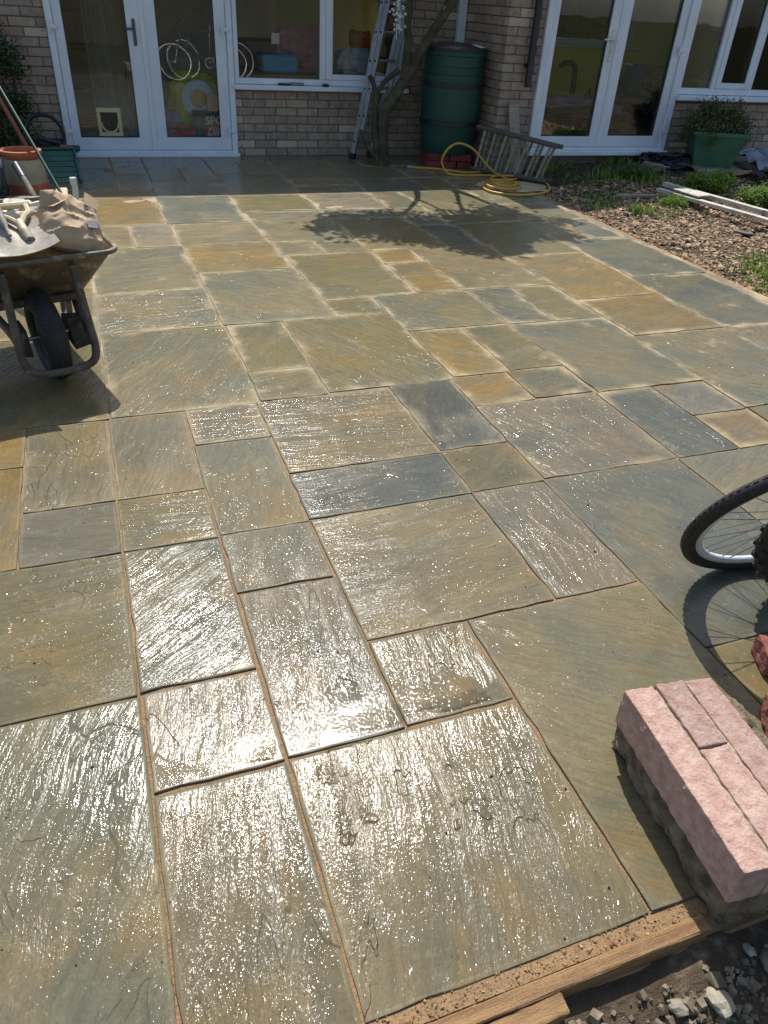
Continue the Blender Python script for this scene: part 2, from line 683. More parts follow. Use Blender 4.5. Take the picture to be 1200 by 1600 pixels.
def bed_z(x, y):
    t = min(max((y - 4.5) / 3.0, 0), 1)
    s = min(max((x - 3.9) / 1.0, 0), 1)
    return -.035 + s * (.10 * t * t * (3 - 2 * t) + .02) + .018 * mnoise.noise((x * 1.7, y * 1.7, 0)) + .008 * mnoise.noise((x * 6, y * 6, 3))


garden = struct(height_sheet('garden_ground', 3.86, 11.0, -1.0, 7.46, .09, bed_z, SOIL))


def rub_z(x, y):
    return -.098 + .045 * min(max((y - .25) / .13, 0), 1) + .02 * mnoise.noise((x * 4, y * 4, 1)) + .012 * mnoise.noise((x * 13, y * 13, 5))


rubble_ground = struct(height_sheet('rubble_ground', -2.4, 3.85, -1.17, .4301, .05, rub_z, SOIL))

# ------------------------------------------------------------------ patio
MOD = .295


# how far single slabs have crept from the regular course (u, v, du, dv)
CREEP = [(-0.5, 8.0, -0.0, -0.01), (0.5, 8.0, -0.0, -0.03), (-0.5, 6.5, -0.0, -0.01), (0.5, 6.5, -0.02, -0.02), (0.5, 5.0, -0.01, -0.01), (1.5, 8.5, -0.01, 0.03), (3.0, 8.0, 0.01, 0.04), (4.5, 8.0, 0.05, 0.11), (1.5, 7.0, -0.02, 0.03), (3.0, 6.5, -0.02, 0.06), (4.5, 6.5, 0.06, 0.09), (1.5, 5.5, -0.02, 0.04), (3.0, 5.0, -0.0, 0.07), (4.5, 5.0, -0.01, 0.09), (1.5, 4.0, -0.0, 0.06), (2.5, 3.5, -0.01, 0.07), (0.5, 3.5, 0.02, 0.02), (6.0, 7.0, 0.08, 0.18), (5.5, 8.5, 0.07, 0.18), (6.5, 8.5, 0.12, 0.27), (7.5, 7.0, 0.17, 0.1), (1.0, 10.5, 0.04, 0.07), (1.0, 13.0, -0.01, 0.09), (3.0, 20.5, -0.12, -0.04), (3.0, 18.0, -0.02, 0.08), (3.0, 16.0, -0.0, 0.09), (3.0, 13.5, 0.13, 0.08), (2.5, 11.0, 0.13, 0.08), (2.5, 9.5, 0.14, 0.08), (4.0, 10.5, 0.14, 0.13), (5.5, 10.0, 0.23, 0.21), (6.5, 10.0, 0.25, 0.19), (8.0, 9.5, 0.18, 0.11), (7.5, 12.0, 0.2, 0.07), (8.5, 12.0, 0.15, 0.06), (5.0, 14.5, 0.16, 0.06), (6.5, 15.5, 0.11, 0.06), (6.5, 14.0, 0.16, 0.04), (5.5, 16.5, 0.07, 0.08), (10.0, 13.5, 0.27, 0.07), (10.0, 11.0, 0.35, 0.08), (12, 14.5, 0.48, 0.26)]
CREEP += [(0, 2, 0, 0), (2, 2, 0, 0), (4, 2.5, .02, .02), (6, 2, .05, .05), (-2, 5, 0, 0), (-2, 8, 0, 0), (-2, 2, 0, 0), (8, 4, .15, .1), (10, 5, .25, .1), (12, 8, .4, .2), (-2, 12, 0, .1), (6, 4.5, .06, .08),
          (12, 20, .4, .2), (8, 20, .1, .1), (-4, 20, 0, .05), (3, 26, 0, 0), (10, 26, .3, 0)]


def lay_out(u, v):
    """joints add up to the right and the back as the courses were laid"""
    sw = sx = sy = 0.0
    for a, b, du, dv in CREEP:
        w_ = 1.0 / (((u - a) ** 2 + (v - b) ** 2) + 1.2) ** 2
        sw += w_
        sx += w_ * du
        sy += w_ * dv
    return (u + sx / sw - .25) * MOD, (v + sy / sw + .5) * MOD


PAL = {  # two tones, rust amount
    't': ((138, 126, 97), (120, 115, 94), .35),
    'o': ((126, 117, 83), (114, 111, 88), .4),
    'b': ((104, 108, 99), (121, 118, 98), .18),
    'g': ((114, 114, 97), (132, 123, 95), .3),
    'y': ((145, 123, 80), (126, 116, 86), .55),
    'p': ((140, 129, 107), (120, 116, 100), .2),
    'd': ((90, 96, 93), (108, 108, 97), .1),
}
# (u0, u1, v0, v1, tone, grain degrees, glint, ledge, puddle)
SL = [
    (-1, 0, 7, 9, 't', 80, .8, 1.0, 0), (0, 1, 7, 9, 't', 82, .7, .3, 0), (-1, 0, 6, 7, 'p', 0, .3, .5, 0), (0, 1, 6, 7, 'o', 0, .5, .4, 0),
    (0, 1, 4, 6, 'g', 42, 1.0, .2, 0), (1, 2, 8, 9, 't', 0, .5, .3, 0), (2, 4, 7, 9, 't', 2, .8, .3, 0), (4, 5, 7, 9, 'd', 70, .25, 0, 0),
    (1, 2, 6, 8, 'g', 70, .6, .3, 0), (2, 4, 6, 7, 'd', 4, .7, .4, 0), (4, 5, 6, 7, 'o', 30, .6, .4, 0), (1, 2, 5, 6, 'p', 75, .7, .4, 0),
    (2, 4, 4, 6, 't', 8, 1.0, .2, 0), (4, 5, 4, 6, 'p', 95, .7, .2, 0), (1, 2, 3, 5, 'p', 78, 1.0, .8, .30), (2, 3, 3, 4, 't', 80, .9, 1.0, .38),
    (0, 1, 3, 4, 'p', 80, 1.0, .8, .18), (1, 3, 1.1, 3, 't', 76, .9, .9, 0), (0, 1, .3, 3, 't', 78, 1.0, .6, .12),
    (-3, 0, .3, 4, 'g', 72, .8, .6, 0), (-3, 0, 4, 6, 'o', 4, .4, .5, 0), (3, 5, 1.1, 4, 'g', 140, .6, .6, 0), (5, 7, 3, 6, 'b', 112, .5, .2, 0),
    (5, 7, 1.1, 3, 'y', 100, .4, .4, 0), (7, 9, 4, 6, 'g', 20, .2, .2, 0), (7, 9, 1.1, 4, 'g', 30, .3, .2, 0), (5, 7, 6, 8, 'p', 118, .8, .5, 0),
    (5, 6, 8, 9, 'y', 20, .3, .2, 0), (6, 7, 8, 9, 'o', 20, .5, .3, 0), (7, 8, 6, 8, 'b', 120, 1.0, .5, 0), (8, 9, 7, 8, 'p', 30, .1, .2, 0),
    (8, 9, 6, 7, 'y', 20, .2, .2, 0), (9, 11, 7, 10, 'g', 125, .4, .9, 0), (-2, -1, 6, 8, 'y', 85, .3, .2, 0), (-2, -1, 8, 9, 'y', 0, .3, .1, 0),
    (-3, -2, 6, 9, 't', 85, .3, .2, 0),
    (0, 2, 9, 12, 'g', 62, .8, .4, 0), (0, 2, 12, 14, 'g', 4, .9, .2, 0), (0, 2, 14, 17, 'g', 10, .3, .1, 0), (1, 2, 17, 19, 'p', 0, .5, .2, 0),
    (0, 1, 17, 19, 't', 0, .3, .2, 0), (0, 2, 19, 22, 'y', 0, .2, .1, 0), (2, 4, 19, 22, 'b', 0, .3, .2, 0), (2, 4, 17, 19, 't', 0, .2, .1, 0),
    (2, 4, 15, 17, 'y', 0, .2, .2, 0), (2, 4, 12, 15, 'g', 130, .4, .3, 0), (2, 3, 10, 12, 'o', 60, .3, .2, 0), (2, 3, 9, 10, 'o', 10, .2, .1, 0),
    (3, 5, 9, 12, 'o', 120, .5, .2, 0), (5, 6, 9, 11, 'y', 130, .2, .1, 0), (6, 7, 9, 11, 'o', 20, .3, .1, 0), (7, 9, 8, 11, 'g', 140, .4, .2, 0),
    (7, 8, 11, 13, 'b', 130, .5, .3, 0), (8, 9, 11, 13, 'o', 10, .2, .1, 0), (4, 6, 13, 16, 'o', 10, .3, .2, 0), (6, 7, 15, 16, 'y', 0, .2, .1, 0),
    (6, 7, 13, 15, 'y', 0, .3, .1, 0), (4, 5, 16, 17, 't', 0, .6, .2, 0), (5, 6, 16, 17, 'o', 0, .2, .1, 0), (9, 11, 12, 15, 'y', 30, .4, .2, 0),
    (9, 11, 10, 12, 'y', 10, .3, .3, 0), (11, 13, 13, 16, 'b', 20, .2, .2, 0), (4, 5, 12, 13, 'o', 0, .6, .2, 0), (5, 7, 11, 13, 'g', 150, .4, .2, 0),
    (7, 9, 13, 16, 't', 150, .5, .2, 0), (11, 13, 10, 13, 'b', 20, .2, .3, 0), (11, 12, 16, 18, 'y', 0, .2, .1, 0), (12, 13, 16, 18, 'b', 0, .2, .1, 0),
    (9, 11, 15, 18, 'o', 0, .3, .1, 0), (4, 6, 17, 20, 'g', 10, .3, .2, 0), (4, 6, 20, 22, 'o', 0, .3, .1, 0), (6, 8, 20, 22, 'p', 10, .9, .2, 0),
    (-2, 0, 9, 12, 'o', 60, .3, .2, 0), (-2, 0, 12, 14, 't', 0, .3, .1, 0),
]
occ = set()
for s in SL:
    for a in range(int(math.floor(s[0])), int(s[1])):
        for b in range(int(math.floor(s[2])), int(s[3])):
            occ.add((a, b))
rr = random.Random(31)
for b in range(0, 28):
    for a in range(-6, 13):
        if (a, b) in occ:
            continue
        for w, h in rr.sample([(2, 3), (2, 2), (1, 2), (2, 1), (2, 3), (2, 2)], 6) + [(1, 1)]:
            cells = [(a + i, b + j) for i in range(w) for j in range(h)]
            if all(c not in occ and c[0] < 13 and c[1] < 28 for c in cells):
                occ.update(cells)
                v0 = 1.1 if b <= 1 and a >= 1 else (.3 if b == 0 else b)
                if b + h - v0 > .3:
                    SL.append((a, a + w, v0, b + h, rr.choice('togygbtog'), rr.choice([0, 10, 60, 120, 90]), rr.uniform(.1, .5), .2, 0))
                break

bedV, bedF = [], []


def joint_z(x, y):
    t = min(max((y - 2.5) / .8, 0), 1)
    return -.0048 + .002 * t + .002 * mnoise.noise((x * 9, y * 9, 0))


nx, ny = 134, 200
for j in range(ny + 1):
    for i in range(nx + 1):
        x, y = -1.85 + i * (5.80 / nx), .457 + j * (7.963 / ny)
        bedV.append((x, y, joint_z(x, y) if y < 8.3 else -.01))
for j in range(ny):
    for i in range(nx):
        bedF.append((j * (nx + 1) + i, j * (nx + 1) + i + 1, (j + 1) * (nx + 1) + i + 1, (j + 1) * (nx + 1) + i))
patio = struct(raw('patio', bedV, bedF, JOINT, smooth=True))


def slab_mesh(hx, hy, rg):
    n = lambda L: max(4, int(L / .055))
    pts = []
    cs = [(-hx, -hy), (hx, -hy), (hx, hy), (-hx, hy)]
    for k in range(4):
        a, b = Vector(cs[k]), Vector(cs[(k + 1) % 4])
        m_ = n((b - a).length)
        nrm = Vector((b.y - a.y, a.x - b.x)).normalized()
        sk = rg.uniform(-.002, .002)
        for i in range(m_):
            p = a.lerp(b, i / m_)
            if i == 0:
                d = Vector((rg.uniform(.0, .004) * (1 if p.x < 0 else -1), rg.uniform(.0, .004) * (1 if p.y < 0 else -1)))
                pts.append(p + d)
            else:
                pts.append(p + nrm * (rg.uniform(-.0022, .001) + sk * .6 - (rg.uniform(.002, .006) if rg.random() < .13 else 0)))
    N_ = len(pts)
    V, F = [], []
    for z, ins in ((-.03, .0), (-.0016, .0), (-.0004, .0008), (0, .002)):
        for p in pts:
            q = Vector(p)
            q.x -= math.copysign(min(ins, hx), p.x) * (1 if abs(abs(p.x) - hx) < .012 else 0)
            q.y -= math.copysign(min(ins, hy), p.y) * (1 if abs(abs(p.y) - hy) < .012 else 0)
            V.append((q.x, q.y, z + (rg.uniform(-.0006, .0006) if z > -.02 and z < 0 else 0)))
    for r_ in range(3):
        for i in range(N_):
            j = (i + 1) % N_
            F.append((r_ * N_ + i, r_ * N_ + j, (r_ + 1) * N_ + j, (r_ + 1) * N_ + i))
    F.append(tuple(3 * N_ + i for i in range(N_)))
    me = bpy.data.meshes.new('paving_slab')
    me.from_pydata(V, [], F)
    me.update()
    return me


rg = random.Random(5)
for (u0, u1, v0, v1, tone, gr, gl, led, pud) in SL:
    j = rg.uniform(.0012, .0030)
    uc, vc = (u0 + u1) / 2, (v0 + v1) / 2
    x0, x1 = lay_out(u0, vc)[0] + j, lay_out(u1, vc)[0] - j
    y0, y1 = lay_out(uc, v0)[1] + j, min(lay_out(uc, v1)[1], 8.40) - j
    if v0 == 1.1:
        y0 = .487
    if y1 - y0 < .05:
        continue
    hx, hy = (x1 - x0) / 2, (y1 - y0) / 2
    o = link('paving_slab', slab_mesh(hx, hy, rg), SLAB, patio, ((x0 + x1) / 2, (y0 + y1) / 2, rg.uniform(-.0012, .0012)),
             (R(rg.uniform(-.22, .22)), R(rg.uniform(-.22, .22)), R(rg.uniform(-.12, .12))))
    a, b, ru = PAL[tone]
    far = min(max(((y0 + y1) / 2 - 2.2) / 3.6, 0), 1)          # the back of the patio is already drying
    k = rg.uniform(.59, .73) + .46 * far
    o['tone_a'] = [v * k * q for v, q in zip(lin(a), (1.05, 1.0, .92))]
    o['tone_b'] = [v * k * q for v, q in zip(lin(b), (1.05, 1.0, .92))]
    o['rust'] = ru
    o['grain'] = R(gr + rg.uniform(-5, 5))
    o['glint'] = min(1.0, gl * .8 + .22)
    o['ledge'] = led
    o['puddle'] = float(pud)
    far = min(max(((y0 + y1) / 2 + .35 * (x0 + x1) / 2 - 2.3) / 1.3, 0), 1)
    o['sandy'] = .04 + .78 * far * rg.uniform(.6, 1.15) + (.25 if u0 >= 5 and y0 > 1.8 else 0)
    o['half_x'] = hx
    o['half_y'] = hy

# ------------------------------------------------------------------ standing water
def make_water():
    N = NT('standing_water')
    fr = N.n('Fresnel')
    fr.inputs[0].default_value = 1.33
    tr = N.n('BsdfTransparent')
    tr.inputs[0].default_value = (.80, .79, .75, 1)
    gl = N.n('BsdfGlossy')
    gl.inputs['Roughness'].default_value = .02
    vec, obj, rnd = N.objvec()
    nb = N.bump(N.noise(vec, 28, 2), .35, .0016)
    N.link(nb, gl.inputs['Normal'])
    ms = N.n('MixShader')
    N.link(fr.outputs[0], ms.inputs[0])
    N.link(tr.outputs[0], ms.inputs[1])
    N.link(gl.outputs[0], ms.inputs[2])
    N.link(ms.outputs[0], N.out.inputs[0])
    return N.m


WATER = make_water()
for k, (cx, cy, ra, rb_, rot_, rough_) in enumerate(((.312, .985, .040, .030, .3, .5), (.335, .905, .062, .030, 1.2, .6), (.300, .845, .018, .030, .2, .5), (.45, 1.092, .115, .026, -.02, .35), (.665, 1.085, .085, .022, -.05, .4), (.16, 1.075, .05, .018, .0, .4))):
    V = [(cx, cy, .0022)]
    n_ = 44
    for ring, (sc_, zz) in enumerate(((.55, .0022), (.93, .0021), (1.0, .0014))):
        for i in range(n_):
            a = 2 * math.pi * i / n_
            q = 1 + rough_ * (mnoise.noise((math.cos(a) * 1.6 + k * 9, math.sin(a) * 1.6, 0)) + .7 * mnoise.noise((math.cos(a) * 4 + k * 5, math.sin(a) * 4, 3)))
            dx, dy = ra * q * sc_ * math.cos(a), rb_ * q * sc_ * math.sin(a)
            V.append((cx + dx * math.cos(rot_) - dy * math.sin(rot_), cy + dx * math.sin(rot_) + dy * math.cos(rot_), zz))
    F = [(0, 1 + i, 1 + (i + 1) % n_) for i in range(n_)]
    for ring in range(2):
        o_ = 1 + ring * n_
        F += [(o_ + i, o_ + n_ + i, o_ + n_ + (i + 1) % n_, o_ + (i + 1) % n_) for i in range(n_)]
    struct(raw('water_puddle', V, F, WATER, smooth=True))

# ------------------------------------------------------------------ timber edging, rubble
sand_strip = struct(height_sheet('bedding_sand', .1, 3.9, .430, .50, .012,
                                 lambda x, y: -.008 + .006 * mnoise.noise((x * 20, y * 20, 2)) + .004 * mnoise.noise((x * 60, y * 60, 2)) - (.03 if y < .445 else 0), JOINT))


def plank(name, label, a, b, w, h, z, cat='board', parent=None, ch=.003, material=TIMBER, group=None, sag=0.0):
    """plank from a to b (top face at z), w wide, h deep"""
    a, b = Vector((*a, 0)), Vector((*b, 0))
    L = (b - a).length
    n = 9
    ang = math.atan2(b.y - a.y, b.x - a.x)
    mb = MB()
    V, F = [], []
    rq = random.Random(int(L * 977) + len(name))
    prof = [(-w / 2, -h), (w / 2, -h), (w / 2, -ch), (w / 2 - ch, 0), (-w / 2 + ch, 0), (-w / 2, -ch)]
    for i in range(n + 1):
        x = L * i / n
        for (yy, zz) in prof:
            V.append((x, yy + rq.uniform(-.0008, .0008), zz + rq.uniform(-.0008, .0008)))
    for i in range(n):
        for k in range(6):
            l = (k + 1) % 6
            F.append((i * 6 + k, i * 6 + l, (i + 1) * 6 + l, (i + 1) * 6 + k))
    F.append(tuple(range(5, -1, -1)))
    F.append(tuple(n * 6 + k for k in range(6)))
    mb.add(V, F)
    o = mb.build(name, material, parent)
    o.location = (a.x, a.y, z)
    o.rotation_euler = (0, 0, ang)
    if label:
        tag(o, label, cat, group)
    return o


plank('edging_board', 'wet brown timber edging board along the front of the patio', (.30, .4385), (.905, .442), .03, .044, .0)
plank('edging_board', 'lower damp timber edging board running under the mortared brick block', (.16, .4375), (1.9, .4445), .037, .12, -.046)
brk = rough_box((-.13, -.018, -.05), (.17, .018, 0), .02, .004, 30, 4, .004)
tag(link('board_offcut', brk, TIMBER, None, (.40, .4065, -.006), (R(2), 0, R(.6))), 'broken timber offcut nailed beside the edging board', 'offcut')

CHIP = mat('rubble_stone', (142, 130, 110), .85, (98, 86, 70), 20, bump=.004, bscale=60, island=.7, spec=.25)
STONE = mat('pale_stone', (166, 158, 140), .85, (134, 124, 106), 16, bump=.003, bscale=70, perobj=.5, spec=.25)


def scatter(name, n, pos, size, material, seed, flat=.5, parent=None, long=1.0):
    rg_ = np.random.default_rng(seed)
    base = np.array([(-1, -1, -1), (1, -1, -1), (1, 1, -1), (-1, 1, -1), (-1, -1, 1), (1, -1, 1), (1, 1, 1), (-1, 1, 1)], float) * .5
    faces = np.array([(0, 3, 2, 1), (4, 5, 6, 7), (0, 1, 5, 4), (1, 2, 6, 5), (2, 3, 7, 6), (3, 0, 4, 7)])
    V = np.zeros((n * 8, 3))
    F = []
    for i in range(n):
        p = pos(rg_)
        s = size(rg_)
        b = base * np.array([s * long, s, s * flat]) * rg_.uniform(.7, 1.2, (8, 3))
        b[4:, :2] *= rg_.uniform(.45, .9)
        e = Euler((rg_.normal() * .35, rg_.normal() * .35, rg_.uniform(0, 6.28))).to_matrix()
        V[i * 8:i * 8 + 8] = b @ np.array(e).T + p
    F = (faces[None] + np.arange(n)[:, None, None] * 8).reshape(-1, 4)
    me = bpy.data.meshes.new(name)
    me.from_pydata(V.tolist(), [], F.tolist())
    me.update()
    return struct(link(name, me, material, parent), 'stuff')


scatter('rubble', 5200, lambda g: np.array((lambda x, y: (x, y, rub_z(x, y) + .003))(g.uniform(.2, 1.75), g.uniform(-.12, .385))),
        lambda g: min(.004 + g.exponential(.0065), .032), CHIP, 3, .6)
rs = random.Random(12)
spots = [(1.02, .345, .030), (.99, .27, .024), (.86, .33, .026), (.90, .265, .022), (1.09, .36, .018), (1.12, .315, .022), (.78, .345, .016), (1.06, .22, .028),
         (.93, .20, .020), (.80, .24, .018), (1.16, .26, .024), (.72, .29, .014), (1.13, .40, .012), (.98, .385, .012), (.66, .33, .012), (.87, .17, .024),
         (1.20, .35, .026), (.75, .19, .016), (.62, .26, .013), (1.03, .30, .012)]
for x, y, r_ in spots:
    mb = MB()
    mb.ball((0, 0, 0), r_, 2, .22, rs.randint(0, 999), (1.15, .9, .6))
    o = mb.build('stone', STONE, rubble_ground)
    o.location = (x, y, rub_z(x, y) + r_ * .35)
    o.rotation_euler = (rs.uniform(-.4, .4), rs.uniform(-.4, .4), rs.uniform(0, 6))
STRAW = mat('straw', (176, 160, 120), .8, (140, 124, 88), 10)
for k, (a, b) in enumerate((((.70, .300), (.80, .315)), ((.74, .27), (.80, .312)), ((.82, .25), (.70, .235)))):
    tag(MB().tube([(a[0], a[1], -.082), ((a[0] + b[0]) / 2, (a[1] + b[1]) / 2, -.074), (b[0], b[1], -.080)], .0016, 5).build('twig', STRAW),
        ['pale dry twig lying flat on the rubble below the edging', 'short pale twig crossing another on the rubble', 'thin dry stalk nearest the camera on the rubble'][k], 'twig', 'twigs on the rubble')

scatter('grit_specks', 450, lambda g: np.array((g.uniform(-.9, 2.2), .5 + 3.2 * g.random() ** 1.5, .0018)), lambda g: .0012 + min(g.exponential(.0010), .005),
        mat('grit', (92, 74, 54), .9, (56, 46, 36), 20, island=.8), 61, .6)
scatter('strip_grit', 420, lambda g: np.array((g.uniform(.2, 1.0), g.uniform(.455, .50), -.003)), lambda g: .0015 + min(g.exponential(.0013), .007),
        mat('strip_grit', (176, 140, 96), .9, (112, 84, 54), 20, island=.8), 62, .6)

# ------------------------------------------------------------------ mortared brick block on the corner
PINK = mat('pink_brick', (184, 156, 142), .92, (164, 130, 115), 34, bump=.005, bscale=140, spec=.2, dirt=(204, 188, 174), dirt_amt=.34, dscale=48, perobj=.3)
CONC = mat('old_concrete', (140, 126, 106), .95, (86, 75, 61), 22, bump=.016, bscale=55, spec=.15, dirt=(150, 138, 116), dirt_amt=.28, dscale=40)
BMORT = mat('pale_mortar', (190, 176, 152), .95, (150, 136, 114), 30, bump=.006, bscale=90, spec=.15)
blk = thing('brick_block', 'broken block of pink bricks mortared on rough concrete at patio corner', 'brick block', (.898, .422, .004), (0, 0, R(-6.1)))
link('concrete_base', rough_box((.012, .002, 0), (.33, .440, .100), .016, .012, 26, 3, .02), CONC, blk)
for i, cuts in enumerate(((.002, .428), (.002, .252, .428), (-.002, .425))):
    for k in range(len(cuts) - 1):
        x0 = i * .0735
        y0, y1 = cuts[k] + (.004 if k else 0), cuts[k + 1]
        dx = rs.uniform(-.0015, .0015)
        link('brick', rough_box((x0 + dx, y0, .098), (x0 + .068 + dx, y1, .2 + rs.uniform(-.003, .003) + .002 * k), .009, .0024, 55, 11 + i * 2 + k, .003), PINK, blk)
link('mortar', rough_box((.006, .006, .09), (.212, .42, .194), .02, .004, 50, 9, .004), BMORT, blk)
# loose bricks at the right edge, by the bicycle
for k, (loc, rot, lab) in enumerate((((1.482, .915, .004), (0, 0, R(-24)), 'loose red brick lying on the slab beside the bicycle wheel shadow'),
                                     ((1.335, .742, .004), (0, 0, R(-30)), 'loose dark red brick beside the pink brick block'))):
    tag(link('loose_brick', rough_box((0, 0, 0), (.215, .1, .065), .014, .004, 40, 30 + k, .006),
             mat('red_brick', (150, 92, 78), .9, (122, 70, 60), 24, bump=.005, bscale=80, perobj=.2), None, loc, rot), lab, 'brick', 'loose bricks by the bicycle')

# ------------------------------------------------------------------ house
house = thing('house', 'pale brick bungalow with white glazed doors and a projecting wing', 'house', (0, 0, 0))
WY, GY, SX = 8.42, 7.44, 3.93          # rear wall, wing wall, return wall
BR_CACHE = {}


def brick_mesh(L, v=0):
    key = (round(L, 3), v)
    if key not in BR_CACHE:
        rq = random.Random(hash(key) % 1000)
        mb = MB()
        mb.box((0, 0, 0), (L, .10, .065), .003)
        mb.v = [(p[0] + rq.uniform(-.0012, .0012), p[1] + rq.uniform(-.0012, .0012), p[2] + rq.uniform(-.0012, .0012)) for p in mb.v]
        me = mb.mesh('brick')
        me.materials.append(BRICK)
        BR_CACHE[key] = me
    return BR_CACHE[key]


def lay(wall, spans, origin, direction, courses, rq):
    """spans(course) -> list of (s0, s1) along the wall; origin world point, direction 'x' or 'y'"""
    for c in range(courses):
        z = c * .075 + .003
        off = .1125 if c % 2 else 0
        for s0, s1 in spans(z):
            s = math.floor((s0 - off) / .225) * .225 + off
            while s < s1:
                a, b = max(s, s0), min(s + .215, s1)
                if b - a > .03:
                    L = b - a
                    if L > .21:
                        L = .215
                    me = brick_mesh(L, rq.randint(0, 3))
                    dp = rq.uniform(-.003, .003)
                    if direction == 'x':
                        o = link('brick', me, None, wall, (a, origin + dp, z), (0, 0, 0))
                    else:
                        o = link('brick', me, None, wall, (origin + dp, b, z), (0, 0, R(-90)))
                s += .225


rq = random.Random(77)
# rear wall: core with openings
rw = MB()
rw.box((-6, WY + .008, -.2), (-.15, WY + .3, 2.3))
rw.box((-.15, WY + .008, 2.12), (1.5, WY + .3, 2.3))
rw.box((1.5, WY + .008, -.2), (3.31, WY + .3, .60))
rw.box((1.5, WY + .008, 1.95), (3.31, WY + .3, 2.3))
rw.box((3.31, WY + .008, -.2), (SX + .008, WY + .3, 2.3))
rear = rw.build('rear_wall', MORTAR, house)


def rear_spans(z):
    out = [(-1.0, -.152)]
    if z < .54:
        out.append((1.502, 3.31))
    out.append((3.31, SX - .002))
    return [(out[0]), (1.502, SX - .002)] if z < .54 else out


lay(rear, rear_spans, WY, 'x', 22, rq)
for lo, hi in (((-6, WY - .0005, -.17), (-1.0, WY + .02, 2.3)), ((-1.0, WY - .0005, 1.65), (-.15, WY + .02, 2.3)), ((3.31, WY - .0005, 1.65), (SX, WY + .02, 2.3))):
    MB().box(lo, hi).build('upper_brickwork', BRICKFAR, house)
# return wall of the wing
ret = MB().box((SX + .008, GY + .11, -.2), (SX + .3, WY + .3, 2.3)).build('return_wall', MORTAR, house)
lay(ret, lambda z: [(GY + .1065, WY - .004)], SX, 'y', 22, rq)
WT = 1.86                                 # wing eaves, out of view, set low to fit the wing's shadow length
MB().box((SX - .0005, GY + .105, 1.65), (SX + .02, WY + .1, 2.28)).build('upper_brickwork', BRICKFAR, house)
# wing front wall
ww = MB()
ww.box((SX + .01, GY + .008, -.2), (4.32, GY + .3, WT))
ww.box((6.04, GY + .008, -.2), (12, GY + .3, .69))
ww.box((7.62, GY + .008, .69), (12, GY + .3, WT))
ww.box((4.32, GY + .008, -.2), (6.04, GY + .3, .165))
wing = ww.build('wing_wall', MORTAR, house)
lay(wing, lambda z: [(SX, 4.318)] if z > .63 else [(SX, 4.318), (6.042, 7.9)], GY, 'x', 22, rq)
MB().box((SX, GY - .0005, 1.65), (4.32, GY + .02, WT)).build('upper_brickwork', BRICKFAR, house)
MB().box((7.9, GY - .0005, -.17), (12, GY + .02, WT)).build('upper_brickwork', BRICKFAR, house)
# closed shell behind
INN = mat('interior_plaster', (206, 196, 176), .9, (196, 186, 166), 2)
YEL = mat('yellow_plaster', (224, 208, 86), .9, (214, 196, 78), 2)
sh = MB()
sh.box((-6, 13.0, -.2), (4.2, 13.2, 2.3))
sh.box((-6, WY + .3, -.2), (-5.8, 13.0, 2.3))
sh.box((11.8, GY + .3, -.2), (12, 13.0, 2.3))
sh.build('outer_shell', BRICKFAR, house)
rm = MB()
rm.box((-1.6, 11.2, 0), (3.94, 11.3, 2.28))
rm.box((-1.7, WY + .31, 0), (-1.6, 11.3, 2.28))
rm.build('room_wall', INN, house)
MB().box((-1.7, WY + .02, -.02), (3.94, 11.3, .03)).build('room_floor', mat('room_floor', (104, 82, 60), .5, (84, 64, 46), 3), house)
ym = MB()
ym.box((4.0, 10.3, .2), (5.55, 10.4, 2.28))
ym.box((7.4, 10.3, .2), (11.8, 10.4, 2.28))
ym.box((5.55, 10.3, .2), (7.4, 10.4, 1.05))
ym.box((5.55, 10.3, 2.0), (7.4, 10.4, 2.28))
ym.box((4.231, WY + .31, .2), (4.26, 10.3, 2.28))
ym.build('yellow_wall', YEL, house)
MB().box((4.24, GY + .02, .1), (11.8, 10.4, .21)).build('wing_floor', mat('wing_floor', (112, 106, 96), .6, (92, 86, 78), 3), house)
iw = part_empty('inner_window', house)
f = MB()
f.box((5.55, 10.26, 1.05), (7.4, 10.36, 1.12), .006)
f.box((5.55, 10.27, 1.93), (7.4, 10.36, 2.0), .006)
f.box((5.55, 10.27, 1.12), (5.62, 10.36, 1.93), .006)
f.box((6.10, 10.27, 1.12), (6.17, 10.36, 1.93), .006)
f.box((7.33, 10.27, 1.12), (7.4, 10.36, 1.93), .006)
f.build('frame', UPVC, iw)
MB().box((5.62, 10.31, 1.12), (6.10, 10.316, 1.93)).build('pane', GLASS, iw)
MB().box((6.17, 10.31, 1.12), (7.33, 10.316, 1.93)).build('pane', GLASS, iw)
MB().box((5.4, 10.22, 1.02), (7.5, 10.299, 1.048), .004).build('inner_sill', UPVC, iw)
